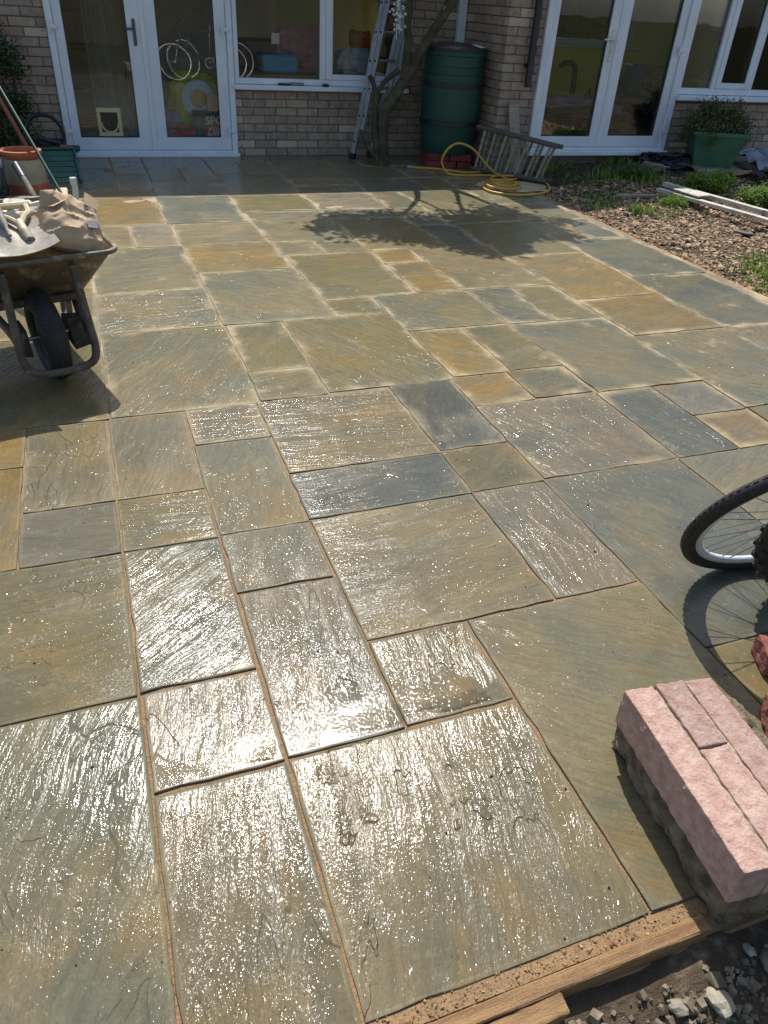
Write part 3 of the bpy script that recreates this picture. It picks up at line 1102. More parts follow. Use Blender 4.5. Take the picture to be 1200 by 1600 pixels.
# roofs
TILE = mat('roof_tile', (110, 74, 60), .85, (90, 60, 50), 4, bump=.01, bscale=14)
rf = MB()
rf.add([(-6.4, 8.30, 2.16), (4.1, 8.30, 2.16), (4.1, 11.0, 3.72), (-6.4, 11.0, 3.72), (-6.4, 13.5, 2.3), (4.1, 13.5, 2.3),
        (-6.4, 8.30, 2.28), (4.1, 8.30, 2.28), (4.1, 11.0, 3.84), (-6.4, 11.0, 3.84), (-6.4, 13.5, 2.42), (4.1, 13.5, 2.42)],
       [(0, 1, 2, 3), (3, 2, 5, 4), (6, 9, 8, 7), (9, 10, 11, 8), (0, 6, 7, 1), (4, 5, 11, 10), (0, 3, 9, 6), (3, 4, 10, 9), (1, 7, 8, 2), (2, 8, 11, 5)])
rf.build('roof', TILE, house)
rf = MB()
rf.add([(3.88, 7.40, WT), (12.2, 7.40, WT), (12.2, 12.0, 2.75), (3.88, 12.0, 2.75), (3.88, 7.40, WT + .06), (12.2, 7.40, WT + .06), (12.2, 12.0, 2.85), (3.88, 12.0, 2.85)],
       [(0, 1, 2, 3), (4, 7, 6, 5), (0, 4, 5, 1), (1, 5, 6, 2), (2, 6, 7, 3), (3, 7, 4, 0)])
rf.build('wing_roof', TILE, house)
MB().box((4.3, GY + .05, 2.27), (11.9, 10.5, 2.3)).build('ceiling', INN, house)
MB().box((-1.7, WY + .05, 2.285), (3.92, 11.3, 2.30)).build('ceiling', INN, house)
MB().box((3.84, WY - .075, 0), (3.922, WY - .004, 2.14), .006).build('corner_board', UPVC, house)


def leaf(parent, x0, x1, z0, z1, gx0, gx1, gz0, gz1, y, name='door_leaf'):
    """one glazed leaf: stiles and rails with a pane"""
    d0, d1 = y - .012, y + .045
    mb = MB()
    mb.box((x0, d0, z0), (gx0, d1, z1), .004)
    mb.box((gx1, d0, z0), (x1, d1, z1), .004)
    mb.box((gx0 - .002, d0 + .0015, z0), (gx1 + .002, d1, gz0), .004)
    mb.box((gx0 - .002, d0 + .0015, gz1), (gx1 + .002, d1, z1), .004)
    o = mb.build(name, UPVC, parent)
    MB().box((gx0 - .004, y + .012, gz0 - .004), (gx1 + .004, y + .026, gz1 + .004)).build('pane', GLASS, parent)
    g_ = MB()                                             # black gasket
    t = .006
    for a, b in (((gx0, gz0), (gx0 + t, gz1)), ((gx1 - t, gz0), (gx1, gz1)), ((gx0 + t, gz0), (gx1 - t, gz0 + t)), ((gx0 + t, gz1 - t), (gx1 - t, gz1))):
        g_.box((a[0], y + .004, a[1]), (b[0], y + .0115, b[1]))
    g_.build('gasket', BLACK, parent)
    return o


def hinge(parent, x, y, z):
    mb = MB()
    mb.box((x - .045, y - .03, z - .018), (x + .03, y - .013, z + .018), .005)
    mb.tube([(x - .034, y - .034, z - .05), (x - .034, y - .034, z + .05)], .011, 8)
    mb.build('hinge', UPVC, parent)


# --- garden doors of the rear wall
pd = part_empty('patio_door', house)
y = WY
mb = MB()
mb.box((-.148, y - .035, .0), (-.088, y + .07, 2.118), .005)
mb.box((1.442, y - .035, .0), (1.498, y + .07, 2.118), .005)
mb.box((-.088, y - .033, 2.06), (1.442, y + .07, 2.118), .005)
mb.box((-.16, y - .075, -.002), (1.51, y + .07, .032), .006)
mb.box((-.088, y - .03, .032), (1.442, y + .07, .055), .004)
mb.build('door_frame', UPVC, pd)
leaf(pd, -.086, .668, .058, 2.055, -.006, .537, .167, 1.95, y)
leaf(pd, .684, 1.440, .058, 2.055, .802, 1.334, .172, 1.95, y)
MB().box((.655, y - .022, .058), (.697, y - .013, 2.055), .003).build('meeting_strip', UPVC, pd)
for hx, hz in ((-.095, 1.06), (-.095, .225)):
    hinge(pd, hx, y - .02, hz)
for hx, hz in ((1.415, 1.10), (1.43, .235)):
    hinge(pd, hx + .02, y - .02, hz)
DGREY = mat('grey_handle', (90, 94, 100), .35, (80, 84, 90), 10, metal=.5)
mb = MB()
mb.box((.585, y - .026, .94), (.613, y - .0125, 1.15), .005)
mb.box((.51, y - .055, 1.062), (.605, y - .038, 1.082), .005)
mb.box((.592, y - .05, 1.062), (.606, y - .024, 1.082), .003)
mb.build('door_handle', DGREY, pd)
CREAM = mat('cream_plastic', (196, 184, 140), .5, (184, 170, 126), 4)
mb = MB()
for a, b in (((.165, .18), (.385, .215)), ((.165, .385), (.385, .425)), ((.165, .215), (.198, .385)), ((.352, .215), (.385, .385))):
    mb.box((a[0], y - .012, a[1]), (b[0], y + .011, b[1]), .004)
arc = [(.275 + .078 * math.cos(t), y - .016, .30 + .085 * math.sin(t)) for t in [math.pi + k * math.pi / 10 for k in range(11)]]
mb.tube(arc, .009, 6)
cf = mb.build('cat_flap', CREAM, pd)
MB().box((.198, y - .002, .215), (.352, y + .010, .385)).build('flap', mat('smoked_plastic', (40, 36, 34), .2, (34, 30, 28), 5), pd)

# --- window of the rear wall
kw = part_empty('window', house)
mb = MB()
mb.box((1.503, y - .02, .655), (1.548, y + .07, 1.945), .004)
mb.box((3.265, y - .02, .655), (3.308, y + .07, 1.945), .004)
mb.box((1.548, y - .018, .655), (3.265, y + .07, .708), .004)
mb.box((1.548, y - .018, 1.90), (3.265, y + .07, 1.945), .004)
mb.box((2.37, y - .019, .708), (2.428, y + .07, 1.90), .004)
mb.build('frame', UPVC, kw)
MB().box((1.546, y + .012, .706), (2.372, y + .026, 1.902)).build('pane', GLASS, kw)
leaf(kw, 2.43, 3.263, .71, 1.898, 2.502, 3.19, .76, 1.85, y - .012, 'casement')
MB().box((1.49, y - .085, .608), (3.33, y - .003, .652), .008).build('window_sill', UPVC, kw)

# --- wing doors
wd = part_empty('patio_door', house)
y = GY
mb = MB()
mb.box((4.322, y - .035, .24), (4.385, y + .07, WT - .02), .005)
mb.box((5.955, y - .035, .24), (6.035, y + .07, WT - .02), .005)
mb.box((4.385, y - .033, WT - .08), (5.955, y + .07, WT - .02), .005)
mb.box((4.29, y - .085, .168), (6.06, y + .07, .212), .006)
mb.box((4.322, y - .03, .212), (6.035, y + .07, .24), .004)
mb.build('door_frame', UPVC, wd)
leaf(wd, 4.387, 5.162, .243, WT - .085, 4.462, 5.052, .342, WT - .19, y)
leaf(wd, 5.178, 5.953, .243, WT - .085, 5.275, 5.862, .35, WT - .19, y)
MB().box((5.150, y - .022, .243), (5.19, y - .013, WT - .085), .003).build('meeting_strip', UPVC, wd)
CHR = mat('chrome', (210, 212, 215), .2, (190, 192, 195), 10, metal=.9)
mb = MB()
mb.box((5.092, y - .024, 1.02), (5.122, y - .0125, 1.29), .005)
mb.box((4.99, y - .055, 1.20), (5.112, y - .04, 1.218), .005)
mb.box((5.10, y - .05, 1.20), (5.114, y - .022, 1.218), .003)
mb.build('door_handle', CHR, wd)
for hz in (.40, 1.15, 1.17):
    hinge(wd, 5.95, y - .02, hz) if hz != 1.17 else None

# --- wing window
ww_ = part_empty('window', house)
mb = MB()
mb.box((6.037, y - .02, .755), (6.072, y + .07, WT - .02), .004)
mb.box((7.585, y - .02, .755), (7.62, y + .07, WT - .02), .004)
mb.box((6.072, y - .018, .755), (7.585, y + .07, .815), .004)
mb.box((6.072, y - .018, WT - .07), (7.585, y + .07, WT - .02), .004)
mb.box((6.46, y - .019, .815), (6.515, y + .07, WT - .07), .004)
mb.box((6.975, y - .019, .815), (7.02, y + .07, WT - .07), .004)
mb.build('frame', UPVC, ww_)
MB().box((6.07, y + .012, .813), (6.462, y + .026, WT - .068)).build('pane', GLASS, ww_)
MB().box((7.018, y + .012, .813), (7.587, y + .026, WT - .068)).build('pane', GLASS, ww_)
leaf(ww_, 6.517, 6.973, .817, WT - .072, 6.582, 6.908, .872, WT - .13, y - .012, 'casement')
MB().box((6.02, y - .085, .70), (7.66, y - .003, .752), .008).build('window_sill', UPVC, ww_)
# --- black downpipe
mb = MB()
mb.tube([(4.195, y - .06, WT), (4.195, y - .06, .86), (4.195, y - .075, .80)], .034, 12)
mb.tube([(4.195, y - .075, .805), (4.195, y - .078, .785)], .039, 12)
mb.box((4.15, y - .03, .95), (4.24, y - .002, .98), .004)
mb.box((4.15, y - .03, 1.60), (4.24, y - .002, 1.63), .004)
mb.build('downpipe', BLACK, house, smooth=True)

# ------------------------------------------------------------------ bicycles
SPOKE_ME = MB().tube([(0, 0, .022), (0, 0, .278)], .0016, 5).mesh('spoke')
SPOKE_ME.materials.append(STEEL)
RIM_B = mat('rim_black', (40, 40, 42), .35, (52, 52, 54), 10, metal=.3)
RIM_S = mat('rim_silver', (228, 229, 230), .35, (212, 213, 215), 10, metal=.25)
FRAME_G = mat('frame_grey', (150, 156, 168), .3, (130, 136, 148), 6, metal=.4)
FRAME_R = mat('frame_black', (36, 38, 44), .3, (50, 52, 58), 6)


def torus(R_, r_, n=48, seg=10, sy=1.0):
    mb = MB()
    V, F = [], []
    for i in range(n):
        a = 2 * math.pi * i / n
        for k in range(seg):
            b = 2 * math.pi * k / seg
            q = R_ + r_ * math.cos(b)
            V.append((q * math.cos(a), r_ * sy * math.sin(b), q * math.sin(a)))
    for i in range(n):
        for k in range(seg):
            F.append((i * seg + k, i * seg + (k + 1) % seg, ((i + 1) % n) * seg + (k + 1) % seg, ((i + 1) % n) * seg + k))
    return mb.add(V, F)


def wheel(parent, x, knob, Rw):
    w = part_empty('wheel', parent, (x, 0, Rw))
    tr = .0205 if not knob else .029
    t = torus(Rw - tr, tr, 72, 12)
    if knob:
        for i in range(64):
            a = 2 * math.pi * (i + .25) / 64
            for s in ((-1, 1) if i % 2 else (0,)):
                M = Matrix.Rotation(-a, 4, 'Y') @ Matrix.Translation((Rw - tr, 0, 0)) @ Matrix.Rotation(s * .75, 4, 'Z')
                t.box((tr - .004, -.007, -.009), (tr + .006, .007, .009), 0, M)
    else:
        for i in range(90):
            a = 2 * math.pi * i / 90
            for s in (-1, 1):
                M = Matrix.Rotation(-a, 4, 'Y') @ Matrix.Translation((Rw - tr, 0, 0)) @ Matrix.Rotation(s * .5, 4, 'Z')
                t.box((tr - .003, -.004, -.006), (tr + .0010, .004, .006), 0, M)
    t.build('tyre', RUBBER, w, True, 50)
    rm_ = torus(Rw - 2 * tr - .006, .015, 60, 8, .8)
    rm_.build('rim', RIM_S, w, True, 60)
    MB().tube([(0, -.035, 0), (0, -.03, 0), (0, .03, 0), (0, .035, 0)], [.02, .016, .016, .02], 10).build('hub', STEEL, w, True)
    sc = (Rw - 2 * tr - .008) / .278
    for i in range(28):
        a = 2 * math.pi * i / 28
        o = bpy.data.objects.new('spoke', SPOKE_ME)
        COL.objects.link(o)
        o.parent = w
        sgn = 1 if i % 2 else -1
        o.location = (.016 * math.cos(a + sgn * 1.3) , .022 * sgn, .016 * math.sin(a + sgn * 1.3))
        o.rotation_euler = Euler((0, 0, 0))
        M = Matrix.Rotation(-a + math.pi / 2, 4, 'Y') @ Matrix.Rotation(sgn * .075, 4, 'X')
        o.rotation_euler = M.to_euler()
        o.scale = (1, 1, sc)
    return w


def bicycle(name, label, loc, lean, psi, knob, fm, group):
    b = thing(name, label, 'bicycle', loc, (lean, 0, psi), group)
    Rw = .335 if not knob else .348
    wheel(b, 0, knob, Rw)
    wheel(b, 1.06, knob, Rw)
    A = (.0, 0, Rw)
    RR = (1.06, 0, Rw)
    hd0, hd1 = (.155, 0, .66), (.195, 0, .80)
    bb = (.63, 0, .30)
    st = (.74, 0, .78)
    fr = MB()
    fr.tube([(.185, 0, .765), st], .017, 10)
    fr.tube([hd0, bb], .019, 10)
    fr.tube([hd0, hd1], .021, 10)
    fr.tube([bb, (.755, 0, .83)], .017, 10)
    for s in (-1, 1):
        fr.tube([(bb[0], s * .03, bb[2]), (1.06, s * .06, Rw)], .010, 8)
        fr.tube([(st[0], s * .015, st[2] - .04), (1.06, s * .06, Rw)], .008, 8)
    fr.build('frame', fm, b, True)
    fk = MB()
    for s in (-1, 1):
        fk.tube([(.15, s * .04, .66), (.10, s * .055, .60), (0, s * .052, Rw)], [.013, .013, .009], 8)
    fk.tube([(.15, -.05, .66), (.15, .05, .66)], .015, 8)
    fk.build('fork', fm, b, True)
    hb = MB()
    hb.tube([hd1, (.215, 0, .87), (.13, 0, .90)], .014, 8)
    hb.tube(spline([(.21, -.30, .93), (.15, -.16, .915), (.13, 0, .90), (.15, .16, .915), (.21, .30, .93)], 5), .012, 8)
    hb.build('handlebar', BLACK, b, True)
    for s in (-1, 1):
        MB().tube([(.177, s * .22, .923), (.215, s * .32, .932)], .016, 8).build('grip', RUBBER, b, True)
    mb = MB()
    mb.tube([(.755, 0, .80), (.785, 0, .93)], .013, 8)
    mb.build('seat_post', STEEL, b, True)
    sv = []
    prof = [(0, .018), (.08, .022), (.15, .05), (.22, .085), (.27, .08)]
    V, F = [], []
    for px_, w_ in prof:
        for k in range(10):
            a = 2 * math.pi * k / 10
            V.append((.66 + px_, w_ * math.cos(a), .945 + .022 * math.sin(a) + (.012 if px_ > .2 else 0)))
    for i in range(len(prof) - 1):
        for k in range(10):
            F.append((i * 10 + k, i * 10 + (k + 1) % 10, (i + 1) * 10 + (k + 1) % 10, (i + 1) * 10 + k))
    F += [tuple(range(9, -1, -1)), tuple(40 + k for k in range(10))]
    MB().add(V, F).build('saddle', BLACK, b, True, 60)
    cr = torus(.09, .006, 36, 6)
    cr.v = [(p[0] + bb[0], p[1] + .045, p[2] + bb[2]) for p in cr.v]
    cr.tube([(bb[0], -.07, bb[2]), (bb[0], .07, bb[2])], .016, 8)
    cr.tube([(bb[0], .065, bb[2]), (bb[0] + .11, .075, bb[2] - .12)], .009, 6)
    cr.tube([(bb[0], -.065, bb[2]), (bb[0] - .11, -.075, bb[2] + .12)], .009, 6)
    cr.build('crankset', STEEL, b, True)
    for s, dx, dz in ((1, .11, -.12), (-1, -.11, .12)):
        MB().box((bb[0] + dx - .045, min(s * .08, s * .17), bb[2] + dz - .011), (bb[0] + dx + .045, max(s * .08, s * .17), bb[2] + dz + .011), .004).build('pedal', BLACK, b)
    ch = MB()
    for zz in (.09, -.09):
        ch.tube([(bb[0], .045, bb[2] + zz), (1.06, .045, Rw + zz * .45)], .004, 5)
    ch.build('chain', STEEL, b)
    return b


bicycle('bicycle', 'bicycle with smooth thin tyre and silver rim leaning over at right edge', (1.765, 1.323, .003), R(26.4), R(-9.5), False, FRAME_R, 'bicycles at the patio edge')
bicycle('bicycle', 'bicycle with chunky knobbly tyre in front of the thinner wheel', (1.93, 1.18, .003), R(18), R(-9.5), True, FRAME_R, 'bicycles at the patio edge')

# ------------------------------------------------------------------ wheelbarrow
GALV = mat('galvanised', (118, 108, 92), .65, (74, 64, 52), 9, metal=.2, bump=.003, bscale=50, dirt=(172, 160, 136), dirt_amt=.44, dscale=9)
TUBE = mat('muddy_tube', (104, 94, 78), .75, (70, 60, 48), 14, metal=.1, bump=.002, bscale=60, dirt=(160, 146, 120), dirt_amt=.38, dscale=18)
wb = thing('wheelbarrow', 'dirty metal wheelbarrow full of sand and tools beside the shadow', 'wheelbarrow', (-.235, 3.173, .003), (0, 0, R(16.3)))


def tray_ring(hwf, hwb, yf, yb, zf, zb, rad, n=6):
    """rounded rectangle, front edge at yf (narrow), back at yb"""
    pts = []
    for (sx, yy, hw, zz, a0) in ((1, yf, hwf, zf, -90), (1, yb, hwb, zb, 0), (-1, yb, hwb, zb, 90), (-1, yf, hwf, zf, 180)):
        cx = sx * (hw - rad)
        cy = yy + rad if yy == yf else yy - rad
        for k in range(n + 1):
            a = R(a0 + 90 * k / n)
            pts.append((cx + rad * math.cos(a), cy + rad * math.sin(a), zz))
    return pts


outer = [tray_ring(.325, .345, 0, .86, .515, .55, .07), tray_ring(.315, .335, .012, .85, .512, .547, .065), tray_ring(.225, .26, .17, .72, .325, .33, .07)]
inner = [tray_ring(.317, .337, .008, .852, .521, .556, .066), tray_ring(.310, .33, .016, .845, .512, .547, .064), tray_ring(.221, .256, .174, .716, .33, .335, .068)]
n = len(outer[0])
V, F = [], []
for ring in (outer[2], outer[1], outer[0], inner[0], inner[1], inner[2]):
    V += ring
for i in range(5):
    for k in range(n):
        l = (k + 1) % n
        F.append((i * n + k, i * n + l, (i + 1) * n + l, (i + 1) * n + k))
F.append(tuple(range(n)))
F.append(tuple(5 * n + k for k in range(n)))
MB().add(V, F).build('tray', GALV, wb, True, 50)
MB().tube([(p[0], p[1], p[2] + .003) for p in tray_ring(.325, .345, 0, .86, .515, .55, .07)], .011, 8, closed=True).build('rolled_rim', GALV, wb, True)
nose = spline([(.135, .03, .475), (.139, -.003, .36), (.143, -.036, .24), (.146, -.055, .165), (.132, -.072, .118), (.09, -.084, .098), (0, -.088, .092), (-.09, -.084, .098), (-.132, -.072, .118), (-.146, -.055, .165), (-.143, -.036, .24), (-.139, -.003, .36), (-.135, .03, .475)], 5)
MB().tube(nose, .0165, 10).build('nose_guard', TUBE, wb, True)
for s in (-1, 1):
    MB().tube(spline([(s * .143, -.04, .22), (s * .15, .10, .24), (s * .19, .35, .295), (s * .25, .75, .315), (s * .28, 1.0, .47), (s * .29, 1.38, .60)], 5), .0165, 10).build('handle_tube', TUBE, wb, True)
    MB().tube([(s * .288, 1.27, .563), (s * .291, 1.40, .606)], .02, 10).build('hand_grip', BLACK, wb, True)
    lg = MB()
    lg.tube(spline([(s * .235, .64, .312), (s * .25, .68, .10), (s * .25, .72, .02), (s * .25, .80, .02), (s * .262, .84, .12), (s * .268, .90, .40)], 5), .014, 8)
    lg.build('leg', TUBE, wb, True)
    br = MB()
    M = Matrix.Translation((s * .095, .0, 0))
    br.add([(s * .085, .02, .13), (s * .085, .17, .15), (s * .085, .17, .24), (s * .085, .06, .23), (s * .145, -.02, .16), (s * .15, .12, .22), (s * .15, .12, .25), (s * .147, .02, .24)],
           [(0, 1, 2, 3), (4, 7, 6, 5), (0, 4, 5, 1), (1, 5, 6, 2), (2, 6, 7, 3), (3, 7, 4, 0)])
    br.build('axle_bracket', TUBE, wb)
MB().box((-.2, .16, .29), (.2, .20, .322), .004).build('cross_bar', TUBE, wb)
wl = part_empty('wheel', wb, (0, .085, .188), (0, R(-3), 0))
tm = MB()
prof = []
for k in range(14):
    b = 2 * math.pi * k / 14
    prof.append((.138 + .05 * math.cos(b), .046 * math.sin(b)))
V, F = [], []
for i in range(48):
    a = 2 * math.pi * i / 48
    for (q, t_) in prof:
        V.append((t_, q * math.cos(a), q * math.sin(a)))
for i in range(48):
    for k in range(14):
        F.append((i * 14 + k, i * 14 + (k + 1) % 14, ((i + 1) % 48) * 14 + (k + 1) % 14, ((i + 1) % 48) * 14 + k))
tm.add(V, F)
for i in range(60):
    a = 2 * math.pi * i / 60
    for s in (-.024, -.008, .008, .024):
        M = Matrix.Rotation(a, 4, 'X') @ Matrix.Translation((s, .1865 - abs(s) * .28, 0))
        tm.box((-.006, -.003, -.0065), (.006, .002, .0065), 0, M)
tm.build('tyre', RUBBER, wl, True, 50)
MB().lathe([(.03, -.03), (.098, -.022), (.098, .022), (.03, .03)], 24, M=Matrix.Rotation(R(90), 4, 'Y')).build('hub', TUBE, wl)
MB().tube([(-.12, 0, 0), (.12, 0, 0)], .009, 8).build('axle', STEEL, wl)

WBM = Matrix.Translation((-.235, 3.173, .003)) @ Matrix.Rotation(R(16.3), 4, 'Z')


def wbl(p):
    return tuple(WBM @ Vector(p))


# sand heap
SANDM = mat('building_sand', (204, 160, 98), .95, (176, 132, 76), 14, bump=.006, bscale=90, spec=.1)
V, F = [], []
NXs, NYs = 22, 26
for j in range(NYs + 1):
    for i in range(NXs + 1):
        u, v = i / NXs * 2 - 1, j / NYs
        hw = .296 + .018 * v
        x, y = u * hw, .034 + v * .79
        e = max(abs(u), abs(v * 2 - 1))
        z = .499 + .033 * v + .055 * (1 - e ** 3) * (1 if e < 1 else 0) + (.018 * mnoise.noise((x * 8, y * 8, 0)) if e < .97 else 0)
        k = 1 - .10 * (max(0, abs(u) - .7) / .3) * (max(0, abs(v * 2 - 1) - .8) / .2)
        V.append((x * k, .42 + (y - .42) * k, z))
for j in range(NYs):
    for i in range(NXs):
        F.append((j * (NXs + 1) + i, j * (NXs + 1) + i + 1, (j + 1) * (NXs + 1) + i + 1, (j + 1) * (NXs + 1) + i))
sh_ = raw('sand', V, F, SANDM, smooth=True)
sh_.matrix_world = WBM
struct(sh_, 'stuff')

# crumpled paper cement bag
PAPER = mat('brown_paper', (190, 164, 130), .8, (164, 136, 104), 7, bump=.004, bscale=24, dirt=(206, 190, 164), dirt_amt=.26, dscale=12)


def crumple(sx, sy, sz, seed, sub=4, amp=.25, fq=3.0, crease=.4):
    bm = bmesh.new()
    bmesh.ops.create_icosphere(bm, subdivisions=sub, radius=1)
    o = Vector((seed * 7.1, seed * 3.3, seed))
    for p in bm.verts:
        d = p.co.copy()
        s = Vector([math.copysign(abs(c) ** .62, c) for c in d])
        k = 1 + amp * mnoise.noise(d * fq * .6 + o)
        rid = 1 - abs(mnoise.noise(d * fq + o * 2)) * 2
        rid2 = 1 - abs(mnoise.noise(d * fq * 2.3 + o * 3)) * 2
        k += crease * .22 * (rid - .5) + crease * .10 * (rid2 - .5)
        p.co = Vector((s.x * sx * k, s.y * sy * k, s.z * sz * k))
    me = bpy.data.meshes.new('crumple')
    bm.to_mesh(me)
    bm.free()
    return me


cb = thing('cement_bag', 'crumpled brown paper cement bag lying in the wheelbarrow', 'bag', wbl((.185, .13, .60)), (R(34), R(10), R(10)))
V, F = [], []
NS = 40
for side in (1, -1):
    for j in range(NS + 1):
        for i in range(NS + 1):
            u, v = i / NS * 2 - 1, j / NS * 2 - 1
            th = ((1 - abs(u) ** 4) * (1 - abs(v) ** 4)) ** .6
            fold = 1 - abs(mnoise.noise((u * 1.3 + v * .9, v * 2.2 - u * .5, side * 3.0))) * 2
            fold2 = 1 - abs(mnoise.noise((u * 3.4 + 4, v * 3.0 + u * 1.5, side * 5.0))) * 2
            w_ = .006 * mnoise.noise((u * 2, v * 2, 7))
            z = side * (.050 * th * (1 + .12 * fold) + (.003 * max(0, fold2) ** 2 + .007 * max(0, fold) ** 2) * min(1, th * 2)) + .02 * mnoise.noise((u * 1.1, v * 1.3, 2)) + .035 * max(0, v) ** 2 * max(0, .6 - u) - .03 * max(0, u - .6)
            V.append((.118 * u * (1 - .07 * v * v) + w_, .122 * v * (1 - .10 * u * u) - w_, z))
nn = (NS + 1) ** 2
for j in range(NS):
    for i in range(NS):
        q = j * (NS + 1) + i
        F.append((q, q + 1, q + NS + 2, q + NS + 1))
        F.append((nn + q, nn + q + NS + 1, nn + q + NS + 2, nn + q + 1))
me = MB().add(V, F).mesh('sack', True, 30)
link('sack', me, PAPER, cb)
mb = MB()
mb.box((.05, -.05, .049), (.088, -.018, .0535), .0005)
mb.build('printed_label', mat('label_print', (96, 92, 104), .6, (80, 76, 92), 40), cb)
for k, (a, b, c, d) in enumerate((((-.12, .06, .02), (-.07, .03, .062), (-.01, .07, .070), (-.06, .12, .05)), ((.05, .06, .062), (.10, .05, .045), (.12, .10, .045), (.06, .12, .066)))):
    MB().add([a, b, c, d, (a[0], a[1], a[2] + .004), (b[0], b[1], b[2] + .004), (c[0], c[1], c[2] + .004), (d[0], d[1], d[2] + .004)],
             [(0, 1, 2, 3), (4, 7, 6, 5), (0, 4, 5, 1), (1, 5, 6, 2), (2, 6, 7, 3), (3, 7, 4, 0)]).build('torn_flap', PAPER, cb)
tag(link('cloth_rag', crumple(.11, .07, .05, 8, 4, .4, 3.2, 1.0), mat('white_cloth', (222, 218, 210), .9, (200, 192, 178), 6), None, wbl((.06, .33, .61)), (0, 0, R(30))),
    'crumpled white rag behind the paper bag in the wheelbarrow', 'rag')
# shovel: blade over the front rim, socket and D-grip
STEELW = mat('worn_steel', (158, 150, 136), .7, (122, 114, 100), 9, metal=.15, bump=.003, bscale=50, dirt=(184, 174, 156), dirt_amt=.45, dscale=7)
svl = thing('shovel', 'cement caked shovel with cream D-shaped grip lying across the barrow', 'shovel', wbl((-.06, -.005, .522)), (R(12), R(-2), R(15)))
V, F = [], []
NX_, NY_ = 12, 12
for top in (1, 0):
    for j in range(NY_ + 1):
        for i in range(NX_ + 1):
            u, v = i / NX_ * 2 - 1, j / NY_
            w_ = .155 * (1 - .18 * (v ** 2))
            z = .028 * abs(u) ** 2.4 + .03 * math.exp(-(u * 4) ** 2) * v + .05 * (1 - v) * 0 + (.004 if top else 0)
            V.append((u * w_, v * .235 - .012 * (1 - abs(u)) * (1 - v), z + .03))
nn = (NX_ + 1) * (NY_ + 1)
for j in range(NY_):
    for i in range(NX_):
        a = j * (NX_ + 1) + i
        F.append((a, a + 1, a + NX_ + 2, a + NX_ + 1))
        F.append((nn + a, nn + a + NX_ + 1, nn + a + NX_ + 2, nn + a + 1))
edge_ = [i for i in range(NX_ + 1)] + [j * (NX_ + 1) + NX_ for j in range(1, NY_ + 1)] + [NY_ * (NX_ + 1) + i for i in range(NX_ - 1, -1, -1)] + [j * (NX_ + 1) for j in range(NY_ - 1, 0, -1)]
for i in range(len(edge_)):
    a, b = edge_[i], edge_[(i + 1) % len(edge_)]
    F.append((a, nn + a, nn + b, b))
MB().add(V, F).build('blade', STEELW, svl, True, 40)
MB().tube(spline([(0, .10, .058), (0, .2, .082), (0, .30, .105)], 4), [.007] * 3 + [.014] * 3 + [.017] * 3, 10).build('socket', STEELW, svl, True)
CRM = mat('cream_grip', (214, 200, 160), .5, (196, 180, 138), 8, dirt=(150, 136, 108), dirt_amt=.25, dscale=20)
g2 = thing('spade', 'cream plastic D-grip of a spade sticking out of the sand', 'spade', wbl((.0, .12, .605)), (R(-66), R(0), R(20)))
MB().tube([(0, 0, -.06), (0, 0, .05)], .017, 10).build('shaft', CRM, g2, True)
dg = MB()
dg.tube(spline([(0, 0, .03), (-.03, 0, .075), (-.062, 0, .10), (-.07, 0, .15)], 4), .0125, 8)
dg.tube(spline([(0, 0, .03), (.03, 0, .075), (.055, 0, .10), (.062, 0, .15)], 4), .0125, 8)
dg.tube([(-.085, 0, .15), (.078, 0, .15)], .0135, 8)
dg.build('grip', CRM, g2, True)
MB().tube([(0, 0, -.065), (0, 0, -.01)], .020, 10).build('ferrule', STEELW, g2, True)

# ------------------------------------------------------------------ clutter by the rear wall
TERRA = mat('terracotta', (190, 112, 78), .85, (166, 92, 62), 6, bump=.002, bscale=40, dirt=(206, 176, 150), dirt_amt=.22, dscale=9)
LIME = mat('limed_pot', (176, 166, 138), .9, (150, 138, 112), 6, bump=.002, bscale=50, dirt=(138, 120, 92), dirt_amt=.3, dscale=6)
pt = thing('chimney_pot', 'limewashed terracotta chimney pot standing behind the wheelbarrow', 'pot', (-.465, 6.83, .002))
MB().lathe([(.165, 0), (.168, .09), (.162, .094), (.10, .09)], 32).build('base_band', TERRA, pt, True, 30)
MB().lathe([(.162, .0935), (.158, .13), (.156, .24), (.150, .262), (.10, .262)], 32).build('body', LIME, pt, True, 30)
mb = MB()
mb.lathe([(.128, .20), (.135, .262), (.150, .275), (.156, .29), (.154, .302), (.138, .306), (.122, .30), (.118, .27), (.112, .15)], 36)
tp = thing('flowerpot', 'orange terracotta flowerpot set inside the limewashed pot', 'pot', (-.465, 6.83, .012))
mb.build('rim', TERRA, tp, True, 50)
tp.location.z = .018
# green plastic lid/crate
GRN = mat('green_plastic', (32, 92, 78), .4, (26, 78, 66), 6)
ct = thing('plastic_crate', 'dark green slatted plastic crate tipped against the pot', 'crate', (-.24, 7.42, .002), (0, 0, R(3)))
M = Matrix.Rotation(R(24), 4, 'X')
for i in range(7):
    MB().box((-.155, -.26 + i * .074, .075), (.155, -.26 + i * .074 + .066, .085), .003, M).build('slat', GRN, ct)
fr_ = MB()
fr_.box((-.18, -.28, .04), (-.157, .28, .10), .004, M)
fr_.box((.157, -.28, .04), (.18, .28, .10), .004, M)
fr_.box((-.157, -.30, .0), (.157, -.275, .09), .004, M)
fr_.box((-.157, .262, .04), (.157, .285, .10), .004, M)
fr_.build('frame', GRN, ct)
sd_ = MB()
for s in (-1, 1):
    sd_.box((s * .17 - .008, .16, 0), (s * .17 + .008, .19, .17))
    sd_.box((s * .17 - .008, -.25, 0), (s * .17 + .008, -.22, .03))
sd_.build('stand_leg', GRN, ct)
